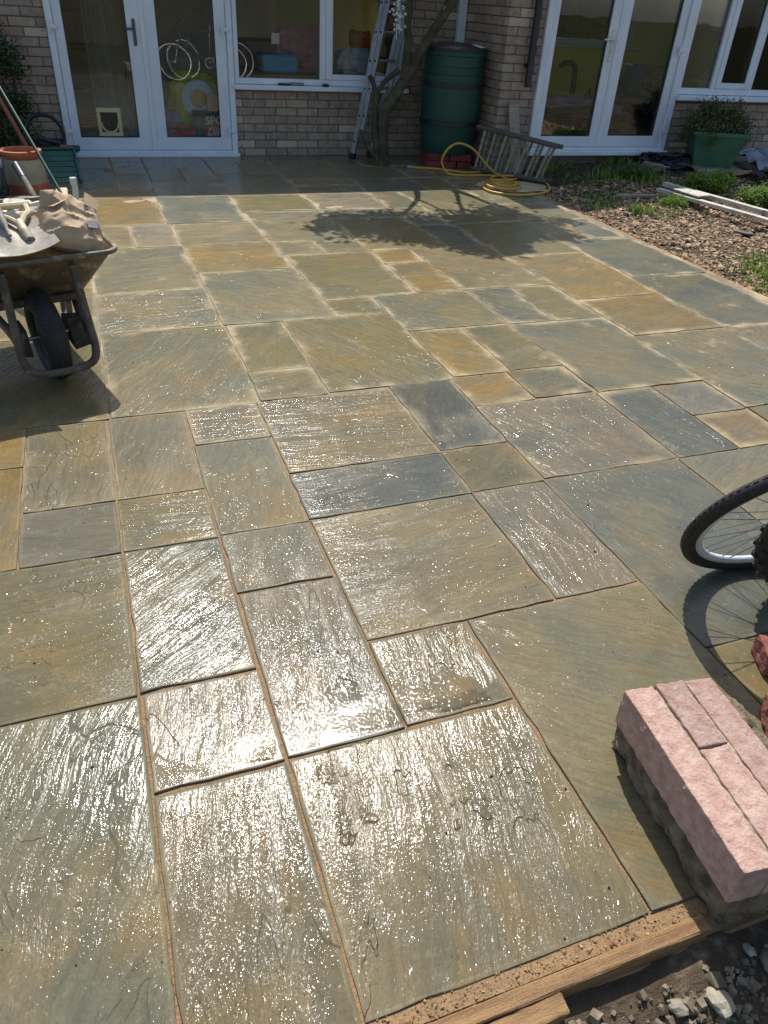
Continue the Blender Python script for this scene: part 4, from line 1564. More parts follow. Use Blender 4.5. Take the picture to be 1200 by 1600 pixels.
# black bucket with hose handle
bk = thing('bucket', 'black rubber tub with a looped handle by the glazed doors', 'bucket', (-.31, 8.02, .002))
mb = MB()
mb.lathe([(.115, 0), (.15, .17), (.165, .19), (.155, .195), (.14, .18), (.11, .02)], 28)
mb.build('tub', mat('tub_black', (26, 30, 36), .4, (34, 38, 46), 8), bk, True, 40)
MB().tube(spline([(-.155, 0, .18), (-.15, 0, .29), (-.09, 0, .38), (0, 0, .405), (.09, 0, .38), (.15, 0, .29), (.155, 0, .18)], 5), .016, 8).build('handle', BLACK, bk, True)
tl = thing('hand_brush', 'small brush with blue and white bristles lying by the tub', 'brush', (-.135, 7.78, .17), (0, R(14), R(-10)))
MB().box((-.075, -.015, 0), (.02, .015, .022), .006).build('handle', mat('orange_wood', (190, 110, 60), .6, (160, 90, 50), 8), tl)
MB().box((.02, -.022, -.012), (.09, .022, .026), .005).build('bristles', mat('blue_white', (176, 186, 206), .8, (90, 106, 150), 30), tl)
tr2 = tag(MB().box((-.19, -.07, 0), (.17, .07, .02), .01).build('tool_tray', BLACK), 'flat black tool tray on top of the green crate', 'tray')
tr2.location = (-.20, 7.78, .165)
tr2.rotation_euler = (R(6), 0, 0)
pk = tag(MB().tube([(-.36, 7.82, .26), (-.28, 7.80, .23), (-.19, 7.78, .215)], .022, 10).build('torch', BLACK, None, True), 'black cylinder torch lying across the tool tray', 'torch')
# yard broom
brm = thing('broom', 'yard broom with dark green handle propped by the chimney pot', 'broom', (0, 0, 0))
MB().tube([(-.205, 6.36, .085), (-.35, 6.70, .36), (-.60, 7.28, .82)], .0125, 10).build('handle', mat('green_handle', (28, 70, 50), .4, (24, 60, 44), 6), brm, True)
MB().box((-.25, 6.33, .055), (-.165, 6.56, .098), .008).build('head', mat('pale_wood', (206, 180, 150), .6, (188, 158, 124), 8), brm)
br_ = MB()
rb = random.Random(4)
for i in range(240):
    x, y = rb.uniform(-.244, -.171), rb.uniform(6.336, 6.554)
    br_.tube([(x, y, .056), (x + rb.uniform(-.01, .01), y + rb.uniform(-.01, .01), .003)], .002, 3, cap=False)
struct(br_.build('bristles', BLACK, brm), 'stuff')
# bent waste pipe
pip = thing('waste_pipe', 'bent pale grey plastic waste pipe standing beside the broom head', 'pipe', (0, 0, 0))
GREYP = mat('grey_pipe', (200, 200, 196), .45, (184, 184, 178), 6)
MB().tube(spline([(-.125, 6.2, .003), (-.112, 6.2, .08), (-.104, 6.2, .16), (-.108, 6.2, .235)], 5), .021, 12).build('tube', GREYP, pip, True)
MB().tube([(-.1065, 6.2, .19), (-.108, 6.2, .236)], .0245, 12).build('collar', GREYP, pip, True)
# old handle lying against the shrub
tag(MB().tube([(-.42, 7.35, .20), (-.60, 7.55, .62)], .017, 8).build('rake_handle', mat('red_handle', (150, 84, 62), .6, (126, 66, 48), 8), None, True), 'faded red tool handle leaning by the shrub', 'handle')
sk = thing('refuse_sack', 'dark folded plastic sack on the slabs behind the barrow', 'sack', (-.44, 6.36, .035))
link('sack', crumple(.19, .10, .035, 21, 4, .3, 2.4, .7), mat('sack_black', (26, 28, 30), .35, (36, 38, 40), 6), sk)
tag(link('refuse_sack', crumple(.12, .13, .16, 23, 4, .3, 2.2, .7), mat('sack_blue', (44, 56, 66), .35, (28, 34, 42), 4), None, (-.70, 6.55, .15)),
    'blue black plastic sack at the far left behind the barrow', 'sack')


# ------------------------------------------------------------------ plants
def leaf_cloud(name, centres, per, spread, size, material, parent=None, seed=1, aspect=.5, bend=.25, down=0.0):
    """many small folded leaves round the given centres"""
    g_ = np.random.default_rng(seed)
    V, F = [], []
    for c in centres:
        for _ in range(per):
            p = np.array(c[:3]) + g_.normal(size=3) * (np.array(spread) if len(c) < 4 else np.array(spread) * c[3])
            s = size * g_.uniform(.6, 1.3)
            e = np.array(Euler((g_.uniform(-.9, .9), g_.uniform(-.9, .9) + down, g_.uniform(0, 6.28))).to_matrix())
            q = np.array([(0, 0, 0), (.5, -aspect / 2, bend * .3), (1, 0, 0), (.5, aspect / 2, bend * .3)]) * s
            q = q @ e.T + p
            o = len(V)
            V += q.tolist()
            F += [(o, o + 1, o + 2), (o, o + 2, o + 3)]
    return raw(name, V, F, material, parent)


LEAF_D = mat('leaf_dark', (44, 66, 34), .55, (58, 84, 42), 9, island=.7, trans=.25)
LEAF_M = mat('leaf_mid', (78, 102, 46), .55, (92, 118, 54), 9, island=.6, trans=.3)
LEAF_L = mat('leaf_light', (128, 148, 62), .6, (106, 132, 54), 9, island=.6, trans=.35)
LEAF_Y = mat('leaf_faded', (104, 106, 58), .7, (70, 84, 44), 9, island=.8, trans=.2)
BARK = mat('bark', (84, 76, 56), .9, (58, 52, 40), 9, bump=.008, bscale=40, dirt=(96, 100, 58), dirt_amt=.4, dscale=8)

# climbing shrub at the left of the doors
shb = thing('wall_shrub', 'dense dark green shrub growing against the brick wall', 'shrub', (-.72, 8.22, -.01))
rb = random.Random(8)
st_ = MB()
for k in range(7):
    a = rb.uniform(-.3, .3)
    st_.tube(spline([(a * .3, 0, 0), (a * .7, -.02, .35), (a + rb.uniform(-.1, .1), -.04, .8)], 4), [.014] * 4 + [.010] * 4 + [.005], 6)
st_.build('stem', BARK, shb, True)
cs = []
for k in range(120):
    z = rb.uniform(.10, 1.15)
    w = .31 if z < .8 else .31 * (1.35 - z) / .55
    cs.append((rb.uniform(-w, w) - .02, rb.uniform(-.14, .05), z))
leaf_cloud('foliage', cs, 70, (.055, .05, .055), .034, LEAF_D, shb, 3, .55)

# small tree by the wall
tree = thing('tree', 'small gnarled multi-stemmed tree with mossy bark by the water butt', 'tree', (2.885, 7.87, -.01))
tk = MB()


def limb(pts, r0, r1, n=6, seg=9):
    p = [Vector(q) - Vector((2.885, 7.87, -.01)) for q in spline(pts, n)]
    m_ = len(p)
    rs_ = [r0 + (r1 - r0) * (i / (m_ - 1)) for i in range(m_)]
    rs_ = [r * (1 + .16 * mnoise.noise(Vector(q) * 9)) for r, q in zip(rs_, p)]
    tk.tube([q + Vector((.008 * mnoise.noise(q * 13), .008 * mnoise.noise(q * 13 + Vector((5, 0, 0))), 0)) for q in p], rs_, seg)


limb([(2.90, 7.87, -.02), (2.885, 7.87, .2), (2.88, 7.87, .46), (2.97, 7.86, .62), (3.08, 7.84, .78), (3.16, 7.80, .92), (3.25, 7.74, 1.13), (3.36, 7.66, 1.32), (3.50, 7.55, 1.6), (3.62, 7.40, 2.0), (3.68, 7.25, 2.4)], .068, .028)
limb([(2.83, 7.85, -.02), (2.80, 7.86, .25), (2.79, 7.88, .48), (2.80, 7.90, .66), (2.74, 7.92, .80)], .030, .022)
limb([(2.80, 7.90, .64), (2.90, 7.90, .76), (3.02, 7.86, .86)], .022, .026)
limb([(3.06, 7.84, .80), (3.08, 7.82, .98), (3.06, 7.80, 1.2), (3.05, 7.76, 1.45), (2.98, 7.66, 1.8), (2.80, 7.55, 2.2), (2.62, 7.45, 2.5)], .046, .016)
limb([(3.26, 7.73, 1.12), (3.34, 7.70, 1.30), (3.40, 7.66, 1.5), (3.30, 7.5, 1.9), (3.2, 7.3, 2.4)], .036, .014)
limb([(2.86, 7.86, .03), (2.78, 7.85, .11), (2.68, 7.84, .24), (2.63, 7.83, .33)], .026, .018)
limb([(2.98, 7.66, 1.8), (3.1, 7.4, 2.2), (3.0, 7.1, 2.5)], .016, .008)
limb([(3.62, 7.40, 2.0), (3.75, 7.2, 2.3), (3.8, 7.0, 2.5)], .016, .008)
limb([(2.80, 7.55, 2.2), (2.4, 7.35, 2.35), (2.1, 7.3, 2.4)], .012, .006)
tk.build('trunk', BARK, tree, True, 60)
cs = []
rb = random.Random(19)
bunch = [(2.2, 7.45, 2.40, .26), (2.45, 7.3, 2.48, .28), (2.62, 7.55, 2.5, .30), (2.85, 7.2, 2.48, .30), (3.05, 6.95, 2.52, .26), (3.2, 7.35, 2.46, .32), (3.45, 7.05, 2.46, .26),
         (3.6, 7.4, 2.46, .30), (3.55, 7.15, 2.42, .28), (3.30, 7.05, 2.52, .26), (2.75, 7.1, 2.35, .20), (3.15, 7.15, 2.7, .26), (2.6, 7.35, 2.75, .25), (3.5, 7.3, 2.75, .25),
         (3.75, 7.35, 2.5, .2), (2.15, 7.25, 2.36, .18), (3.3, 6.75, 2.48, .16), (2.5, 7.0, 2.4, .18), (2.95, 6.75, 2.45, .20), (3.1, 6.6, 2.48, .14), (2.7, 6.85, 2.5, .18), (3.75, 6.9, 2.42, .16)]
for x, y, z, s in bunch:
    for _ in range(5):
        cs.append((x - 2.885 + rb.gauss(0, s * .5), y - 7.87 + rb.gauss(0, s * .42), z + .01 + rb.gauss(0, s * .35), s / .25))
leaf_cloud('crown', cs, 95, (.085, .08, .06), .085, LEAF_M, tree, 5, .5)

# wind chime of white blossoms hanging from the tree
wc = thing('wind_chime', 'hanging string of white shell blossoms with metal tubes by the tree', 'wind chime', (2.95, 7.78, 1.02))
rb = random.Random(3)
WHT = mat('white_shell', (226, 224, 216), .5, (196, 200, 196), 30)
pm = MB()
for k in range(52):
    x, y, z = rb.gauss(0, .032), rb.gauss(0, .02), rb.uniform(.17, .50)
    for q in range(4):
        a = q * math.pi / 2 + rb.random()
        M = Matrix.Translation((x, y, z)) @ Matrix.Rotation(a, 4, 'Y') @ Matrix.Rotation(rb.uniform(-.6, .6), 4, 'X')
        pm.add([M @ Vector(p) for p in ((0, 0, 0), (.007, .002, .006), (.014, 0, 0), (.007, -.002, -.006))], [(0, 1, 2, 3)])
struct(pm.build('blossoms', WHT, wc), 'stuff')
for dx, z0 in ((-.008, .09), (.022, .13)):
    MB().tube([(dx, 0, z0), (dx, 0, z0 + .11)], .004, 6).build('tube', WHT, wc)
for dx in (-.03, -.008, .022):
    MB().tube([(dx, 0, .16), (dx * .3, 0, .72)], .0008, 4).build('cord', WHT, wc)

# ------------------------------------------------------------------ aluminium ladder
ld = thing('extension_ladder', 'grey aluminium extension ladder leaning by the window and tree', 'ladder', (2.672, 8.215, .0))
rung = Vector((.262, .135, 0))
up_ = Vector((.205, .02, 1)).normalized()
nrm = rung.normalized().cross(up_).normalized()
for sec, (s0, s1, off) in enumerate(((.02, 2.2, 0.0), (.28, 2.3, .062))):
    sh0 = -nrm * off if nrm.x < 0 else nrm * off
    for e in (0, 1):
        base = rung * e + sh0
        M = Matrix((rung.normalized(), nrm, up_)).transposed().to_4x4()
        M.translation = base
        mb = MB()
        mb.box((-.013, -.027, s0), (.013, .027, s1), .003, M)
        mb.build('rail', ALU, ld)
        for k in range(8):
            z = s0 + .15 + k * .25
            if z < s1 - .05 and e == 0:
                MB().tube([M @ Vector((-.017, 0, z)), M @ Vector((-.012, 0, z))], .011, 8).build('rung_end', BLACK, ld)
    for k in range(9):
        z = s0 + .15 + k * .25
        if z < s1 - .05:
            a = up_ * z + sh0
            MB().tube([a, a + rung], .0145, 8).build('rung', ALU, ld)
for e in (0, 1):
    M = Matrix((rung.normalized(), nrm, up_)).transposed().to_4x4()
    M.translation = rung * e
    MB().box((-.022, -.036, 0), (.022, .036, .06), .005, M).build('foot', BLACK, ld)

# ------------------------------------------------------------------ water butt on a brick stand
std = thing('brick_stand', 'low stand of red bricks under the water butt', 'stand', (3.60, 7.86, .002), (0, 0, R(-12)))
RB = mat('stand_brick', (128, 58, 54), .9, (104, 46, 44), 14, bump=.004, bscale=70, perobj=.3)
for c in range(2):
    for i in range(2 if c else 3):
        for jj in range(2):
            if c:
                lo, hi = (-.23 + i * .236, -.22 + jj * .23, .072), (-.23 + i * .236 + .225, -.22 + jj * .23 + .215, .138)
            else:
                lo, hi = (-.23 + i * .16, -.22 + jj * .23, 0), (-.23 + i * .16 + .142, -.22 + jj * .23 + .215, .066)
            MB().box(lo, hi, .004).build('brick', RB, std)


def make_butt_mat():
    N = NT('butt_green')
    tc = N.n('TexCoord')
    vec, obj, rnd = N.objvec()
    sep = N.n('SeparateXYZ')
    N.link(obj, sep.inputs[0])
    an = N.math('ARCTAN2', sep.outputs[1], sep.outputs[0])
    rib = N.math('SINE', N.math('MULTIPLY', an, 120.0))
    c = N.mix(N.sstep(N.noise(vec, 4, 4), .3, .7), lin((16, 60, 50)), lin((22, 72, 60)))
    c = N.mix(N.sstep(N.noise(vec, 9, 6, .7), .6, .8, 0, .4), c, lin((96, 110, 96)))
    N.link(c, N.bsdf.inputs['Base Color'])
    N.bsdf.inputs['Roughness'].default_value = .42
    N.link(N.bump(rib, .5, .002), N.bsdf.inputs['Normal'])
    return N.m


butt = thing('water_butt', 'tall green plastic water butt with black bands beside the return wall', 'water butt', (3.60, 7.86, .142))
mb = MB()
mb.lathe([(.262, 0), (.272, .02), (.282, .15), (.292, .255), (.302, .26), (.302, .30), (.293, .305), (.303, .42), (.307, .59), (.313, .595), (.313, .64), (.305, .645), (.306, .70), (.298, .705), (.302, .77), (.294, .775), (.296, .86), (.308, .865), (.31, .90), (.27, .91)], 48)
mb.build('barrel', make_butt_mat(), butt, True, 30)
for z0, r_ in ((.258, .3045), (.592, .3155)):
    MB().lathe([(r_ - .02, z0), (r_, z0 + .002), (r_, z0 + .042), (r_ - .02, z0 + .045)], 48).build('band', BLACK, butt, True, 30)
ld_ = MB().lathe([(.29, .895), (.318, .90), (.32, .925), (.30, .94), (.15, .965), (.0005, .972)], 48).build('lid', mat('lid_black', (34, 38, 46), .45, (28, 32, 38), 6), butt, True, 30)
lb = MB()
for k in range(7):
    a0, a1 = R(-62 + k * 5), R(-62 + (k + 1) * 5)
    V = []
    for a, (r_, z_) in ((a0, (.305, .939)), (a1, (.305, .939)), (a1, (.19, .9605)), (a0, (.19, .9605))):
        V.append((r_ * math.cos(a), r_ * math.sin(a), z_ + .002))
    lb.add(V, [(0, 1, 2, 3)])
lb.build('paper_label', mat('white_label', (232, 232, 228), .6, (222, 222, 218), 5), butt)

# ------------------------------------------------------------------ old wooden ladder lying on edge
WOODG = mat('weathered_wood', (168, 158, 138), .85, (134, 124, 106), 6, bump=.002, bscale=40, stretch=(1, 1, 8))
DARKW = mat('dark_rail', (78, 74, 68), .7, (98, 92, 84), 8, bump=.002, bscale=30)
for sec in range(2):
    wlad = thing('wooden_ladder', ['old wooden ladder lying on edge in front of the corner', 'second wooden ladder section lying on edge behind the first'][sec], 'ladder', (0, 0, 0))
    o = Vector((.075, .045, -.01)) * sec
    b0, b1 = Vector((3.735, 7.50, .035)) + o, Vector((4.22, 6.80, .035)) + o
    t0, t1 = Vector((3.77, 7.52, .415)) + o, Vector((4.235, 6.70, .36)) + o
    for a, b in ((b0, b1), (t0, t1)):
        MB().tube([a, a.lerp(b, .33), a.lerp(b, .66), b], .022, 6).build('rail', DARKW, wlad)
    for k in range(7):
        f_ = .08 + k * .135
        MB().tube([b0.lerp(b1, f_ - .02), t0.lerp(t1, f_ + .03)], .0145, 6).build('rung', WOODG, wlad)
pln = MB().box((-.055, -.012, 0), (.055, .012, .62), .003).build('plank', WOODG)
pln.location = (4.12, 7.24, .03)
pln.rotation_euler = (R(-14), R(-4), 0)
tag(pln, 'weathered plank leaning upright against the wing brickwork', 'plank')

# ------------------------------------------------------------------ garden hose
hp = [(3.16, 7.66, .012), (3.36, 7.60, .012), (3.52, 7.48, .012), (3.64, 7.38, .012), (3.84, 7.40, .014), (4.02, 7.28, .02), (4.08, 7.12, .02), (3.98, 7.08, .034), (3.76, 7.22, .014), (3.56, 7.24, .012),
      (3.40, 7.30, .02), (3.325, 7.33, .12), (3.36, 7.30, .24), (3.485, 7.33, .29), (3.66, 7.36, .24), (3.80, 7.34, .12), (3.88, 7.25, .04), (3.93, 7.02, .014), (4.08, 7.06, .016), (4.24, 7.02, .016),
      (4.25, 6.84, .014), (4.10, 6.52, .012), (3.88, 6.38, .012), (3.66, 6.36, .012), (3.49, 6.50, .012), (3.50, 6.72, .012), (3.68, 6.86, .014), (3.88, 6.82, .014), (3.86, 6.66, .014),
      (3.68, 6.56, .02), (3.53, 6.62, .032), (3.55, 6.78, .036), (3.70, 6.90, .034), (3.86, 6.86, .034), (3.84, 6.70, .034), (3.70, 6.62, .036), (3.60, 6.66, .05), (3.62, 6.82, .055), (3.76, 7.02, .045), (3.90, 7.16, .03)]
hs = thing('garden_hose', 'yellow garden hose looped and coiled on the patio corner', 'hose', (0, 0, 0))
MB().tube(spline(hp, 7), .0112, 8).build('hose', mat('hose_yellow', (206, 164, 62), .4, (190, 146, 50), 12), hs, True, 80)
MB().tube([(3.10, 7.68, .014), (3.16, 7.66, .014)], .018, 10).build('connector', mat('conn_grey', (150, 150, 146), .5, (130, 130, 126), 8), hs, True)
# sunlit slab round the coil, painted as a pale sheet
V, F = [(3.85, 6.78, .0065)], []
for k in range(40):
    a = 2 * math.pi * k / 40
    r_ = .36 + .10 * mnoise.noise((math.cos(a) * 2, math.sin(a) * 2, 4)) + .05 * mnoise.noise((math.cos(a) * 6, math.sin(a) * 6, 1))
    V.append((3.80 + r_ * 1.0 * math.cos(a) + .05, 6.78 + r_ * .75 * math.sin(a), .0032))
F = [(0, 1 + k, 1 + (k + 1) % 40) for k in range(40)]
struct(raw('sunlit_patch', V, F, mat('sunlit_slab_tone', (206, 188, 148), .9, (180, 158, 118), 10, bump=.004, bscale=60, spec=.15)), 'stuff')

# ------------------------------------------------------------------ right hand garden
WCHIP = mat('wood_chip', (190, 162, 130), .9, (128, 104, 82), 30, island=.9, spec=.15)


def chip_pos(g):
    while True:
        x, y = g.uniform(3.90, 6.9), g.uniform(2.9, 6.75)
        if x > 3.96 + .04 * math.sin(y * 9) and (x - 3.9) < 3.2 and y < 6.7 - .0 * x:
            return np.array((x, y, bed_z(x, y) + .006))


scatter('wood_chippings', 17000, chip_pos, lambda g: .008 + min(g.exponential(.009), .026), WCHIP, 21, .3, None, 1.6)
scatter('edge_grit', 2200, lambda g: (lambda x, y: np.array((x, y, -.012 + bed_z(x, y) * .2)))(3.925 + abs(g.normal()) * .05, g.uniform(2.9, 6.9)), lambda g: g.uniform(.005, .016), SANDM, 8, .6)
scatter('soil_crumbs', 3000, lambda g: (lambda x, y: np.array((x, y, bed_z(x, y) + .005)))(g.uniform(4.25, 7.5), g.uniform(6.2, 7.40)), lambda g: g.uniform(.008, .03), mat('soil_crumb', (84, 70, 54), .95, (60, 50, 38), 20, island=.7), 9, .6)


def grass(name, spots_, material, seed, parent=None):
    g_ = np.random.default_rng(seed)
    V, F = [], []
    for (cx, cy, rad, n_, h_) in spots_:
        for _ in range(n_):
            x, y = cx + g_.normal() * rad, cy + g_.normal() * rad
            if x < 3.97 or y > 7.42:
                continue
            a = g_.uniform(0, 6.28)
            hh = h_ * g_.uniform(.5, 1.2)
            ln = hh * g_.uniform(.2, .8)
            w = .004 + .004 * g_.random()
            z = bed_z(x, y)
            d = np.array((math.cos(a), math.sin(a), 0))
            s = np.array((-d[1], d[0], 0)) * w
            p0 = np.array((x, y, z))
            p1 = p0 + d * ln * .4 + np.array((0, 0, hh * .65))
            p2 = p0 + d * ln + np.array((0, 0, hh))
            o = len(V)
            V += [(p0 - s).tolist(), (p0 + s).tolist(), (p1 + s * .9).tolist(), (p1 - s * .9).tolist(), p2.tolist()]
            F += [(o, o + 1, o + 2, o + 3), (o + 3, o + 2, o + 4)]
    return raw(name, V, F, material, parent)


GRS = mat('grass_blade', (94, 124, 46), .6, (118, 140, 58), 9, island=.6, trans=.3)
gs = [(4.6, 7.34, .10, 110, .07), (5.4, 7.36, .10, 130, .08), (4.35, 7.25, .1, 50, .06), (4.95, 6.75, .14, 150, .08), (5.25, 6.65, .13, 160, .10), (4.6, 6.7, .15, 90, .05), (5.35, 6.35, .1, 60, .07),
      (4.25, 5.95, .07, 90, .06), (4.5, 6.2, .12, 120, .05), (4.45, 5.6, .06, 70, .09), (4.15, 3.6, .14, 160, .05), (4.35, 3.95, .12, 160, .07), (4.6, 4.3, .1, 70, .05), (4.4, 3.3, .12, 120, .05), (4.75, 5.6, .14, 90, .05)]
struct(grass('grass', gs, GRS, 4), 'stuff')


def weed(label, x, y, r_, h_, material, seed, n_=60, sz=.05):
    z = bed_z(x, y)
    w = thing('weed', label, 'weed', (x, y, z), (0, 0, 0), 'weeds by the garden boards')
    rb_ = random.Random(seed)
    st__ = MB()
    cs_ = []
    for k in range(n_):
        a, q = rb_.uniform(0, 6.28), r_ * math.sqrt(rb_.random())
        hx_, hy_, hz_ = q * math.cos(a), q * math.sin(a), h_ * rb_.uniform(.45, 1) * (1 - .4 * q / r_)
        st__.tube([(hx_ * .6, hy_ * .6, 0), (hx_ * .85, hy_ * .85, hz_ * .6), (hx_, hy_, hz_)], [.0035, .003, .0015], 4)
        for t in (.35, .6, .8, 1.0):
            cs_.append((hx_ * (.6 + .4 * t), hy_ * (.6 + .4 * t), hz_ * t, .6 + .4 * t))
    st__.build('stem', LEAF_L, w)
    leaf_cloud('foliage', cs_, 6, (.02, .02, .015), sz, material, w, seed, .34, .3)
    return w


weed('bright green leafy weed clump behind the flat white board', 5.72, 6.22, .22, .20, LEAF_L, 5, 70, .06)
weed('smaller green weed clump behind the far end of boards', 5.92, 5.72, .20, .17, LEAF_L, 6, 60, .055)
weed('dark feathery weed growing in the wing shadow', 5.18, 6.72, .16, .16, LEAF_M, 7, 60, .035)
weed('low pale weed in front of the white board', 4.98, 5.78, .15, .07, LEAF_L, 9, 60, .035)

# boards lying on the chippings
WBD = mat('white_board', (210, 204, 192), .8, (176, 166, 148), 8, bump=.004, bscale=30, stretch=(1, 8, 8), dirt=(136, 120, 96), dirt_amt=.42, dscale=9)
zb = .075
plank('garden_board', 'long flaking white board lying across the wood chippings', (5.02, 6.10), (5.30, 4.50), .065, .028, zb + .03, 'board', material=WBD, group='boards on the chippings')
plank('garden_board', 'second white board alongside, nearer the weeds', (5.22, 6.28), (5.50, 4.55), .055, .035, zb + .045, 'board', material=WBD, group='boards on the chippings')
wp = tag(MB().box((-.085, -.15, 0), (.085, .15, .010), .003).build('flat_panel', WBD), 'short flat white panel resting on the garden boards', 'panel')
wp.location = (5.15, 5.80, zb + .047)
wp.rotation_euler = (R(1), 0, R(9))
plank('timber_strip', 'grey timber strip lying in front of the weeds at the bed edge', (4.55, 6.08), (4.96, 6.02), .04, .02, .065, 'strip', material=WOODG)
# broken tile pieces
for k, (x, y, s, lab) in enumerate(((4.38, 5.62, .05, 'broken tile on the chippings near the patio edge'), (4.95, 4.85, .07, 'dark flat slate piece on the middle of the chippings'))):
    o = tag(MB().box((-s, -s * .7, 0), (s, s * .7, .012), .003).build('tile_piece', mat('tile_bit%d' % k, ((150, 130, 120), (96, 92, 90))[k], .8)), lab, 'tile')
    o.location = (x, y, bed_z(x, y) + .012)
    o.rotation_euler = (.1, .06, k * 1.3 + .4)

# green recycling box heaped with pulled plants
BXG = mat('box_green', (58, 104, 78), .5, (48, 90, 68), 5, dirt=(120, 126, 104), dirt_amt=.25, dscale=7)
bx = thing('recycling_box', 'green plastic recycling box standing under the wing window', 'box', (6.34, 7.02, .135), (0, 0, R(-24)))
V, F = [], []
lv = [(.20, .15, 0), (.265, .20, .30), (.285, .22, .30), (.285, .22, .335), (.262, .197, .335), (.195, .145, .02)]
for (a, b, z) in lv:
    V += [(-a, -b, z), (a, -b, z), (a, b, z), (-a, b, z)]
for i in range(len(lv) - 1):
    for k in range(4):
        l = (k + 1) % 4
        F.append((i * 4 + k, i * 4 + l, (i + 1) * 4 + l, (i + 1) * 4 + k))
F += [(3, 2, 1, 0), (20, 21, 22, 23)]
MB().add(V, F).build('tub', BXG, bx)
wst = thing('garden_waste', 'heap of wilted pulled plants overflowing the green box', 'garden waste', (6.34, 7.02, .46))
rb = random.Random(14)
cs = []
st_ = MB()
for k in range(90):
    a, q = rb.uniform(0, 6.28), math.sqrt(rb.random())
    x, y = .36 * q * math.cos(a), .22 * q * math.sin(a)
    z = .04 + .27 * (1 - q * q) * rb.uniform(.2, 1)
    cs.append((x, y, z))
    if k % 2:
        b_ = rb.uniform(0, 6.28)
        st_.tube(spline([(x, y, z), (x + .08 * math.cos(b_), y + .08 * math.sin(b_), z + .07), (x + .20 * math.cos(b_), y + .18 * math.sin(b_), z + rb.uniform(-.08, .12))], 3), .0028, 4)
for k in range(24):
    a = rb.uniform(0, 6.28)
    cs.append((.36 * math.cos(a), .26 * math.sin(a), rb.uniform(-.12, .05), .6))
st_.build('stalk', LEAF_Y, wst)
leaf_cloud('foliage', cs, 48, (.045, .04, .035), .036, LEAF_Y, wst, 12, .45)
# plastic pots hidden at its left, black sheet, cardboard, grey sheet
tag(link('plastic_sheet', crumple(.27, .13, .075, 41, 5, .4, 2.4, 1.1), mat('sheet_black', (20, 21, 24), .35, (30, 31, 36), 8), None, (5.92, 7.14, .15), (0, 0, R(-10))), 'crumpled black plastic sheet by the wing door sill', 'plastic sheet')


def sheet(name, label, cat, corners, material, amp, seed, n_=18, thick=.006):
    V, F = [], []
    a, b, c, d = [Vector(p) for p in corners]
    for top in (0, 1):
        for j in range(n_ + 1):
            for i in range(n_ + 1):
                u, v = i / n_, j / n_
                p = a.lerp(b, u).lerp(d.lerp(c, u), v)
                h = amp * (1 - abs(mnoise.noise((u * 3 + seed, v * 3, 0))) * 2) * .6 + amp * .5 * mnoise.noise((u * 6 + seed, v * 6, 2))
                V.append((p.x + .03 * mnoise.noise((u * 4, v * 4, seed)), p.y + .03 * mnoise.noise((u * 4, v * 4, seed + 9)), p.z + max(h, -.01) + thick * top))
    nn_ = (n_ + 1) ** 2
    for j in range(n_):
        for i in range(n_):
            q = j * (n_ + 1) + i
            F.append((nn_ + q, nn_ + q + 1, nn_ + q + n_ + 2, nn_ + q + n_ + 1))
            F.append((q, q + n_ + 1, q + n_ + 2, q + 1))
    return tag(MB().add(V, F).build(name, material, None, True, 60), label, cat)


sheet('cardboard', 'flattened damp cardboard under the green recycling box', 'cardboard', ((5.98, 6.66, .105), (6.75, 6.52, .10), (6.95, 7.10, .115), (6.05, 7.22, .125)), mat('cardboard', (150, 128, 104), .9, (128, 108, 86), 4), .035, 3)
sheet('grey_sheet', 'grey plastic sheet heaped beyond the green box', 'sheet', ((6.72, 6.58, .13), (7.3, 6.4, .12), (7.5, 7.2, .20), (6.85, 7.25, .20)), mat('grey_sheet', (150, 156, 168), .5, (126, 132, 146), 4), .10, 7)
plank('waste_timber', 'dark waste timber beside the green recycling box', (6.60, 7.18), (7.0, 6.42), .09, .05, .17, 'timber', material=DARKW)
plank('waste_timber', 'thin grey batten propped behind the black plastic sheet', (6.0, 7.30), (6.22, 7.22), .03, .03, .31, 'timber', material=WOODG)
for k, (x, y, s, lab) in enumerate(((6.05, 6.62, 31, 'grey plastic scrap on the cardboard edge'), (6.55, 6.48, 33, 'dark rag bundle at the front of the cardboard'), (5.62, 6.98, 35, 'pale stone block by the sill in the shadow'))):
    tag(link(('plastic_scrap', 'rag_bundle', 'stone_block')[k], crumple(.13, .06, .03, s, 4, .4, 3, 1), mat('scrap%d' % k, ((150, 150, 150), (50, 48, 46), (140, 132, 118))[k], .8), None, (x, y, .125), (0, 0, k)), lab, ('scrap', 'rag', 'stone')[k])

# ------------------------------------------------------------------ things on the window sill
hb_ = thing('scrubbing_brush', 'grey and black scrubbing brush on the white window sill', 'brush', (2.06, 8.37, .653), (0, 0, R(-4)))
MB().box((-.13, -.015, 0), (-.01, .015, .02), .005).build('handle', BLACK, hb_)
MB().box((-.01, -.02, 0), (.13, .02, .028), .006).build('bristles', mat('bristle_grey', (134, 130, 128), .8, (110, 106, 104), 30), hb_)
tag(MB().lathe([(.034, 0), (.036, .012), (.03, .022), (.01, .026)], 16, (2.42, 8.365, .653)).build('jar_lid', BLACK, None, True), 'round dark lid on the window sill right of the brush', 'lid')

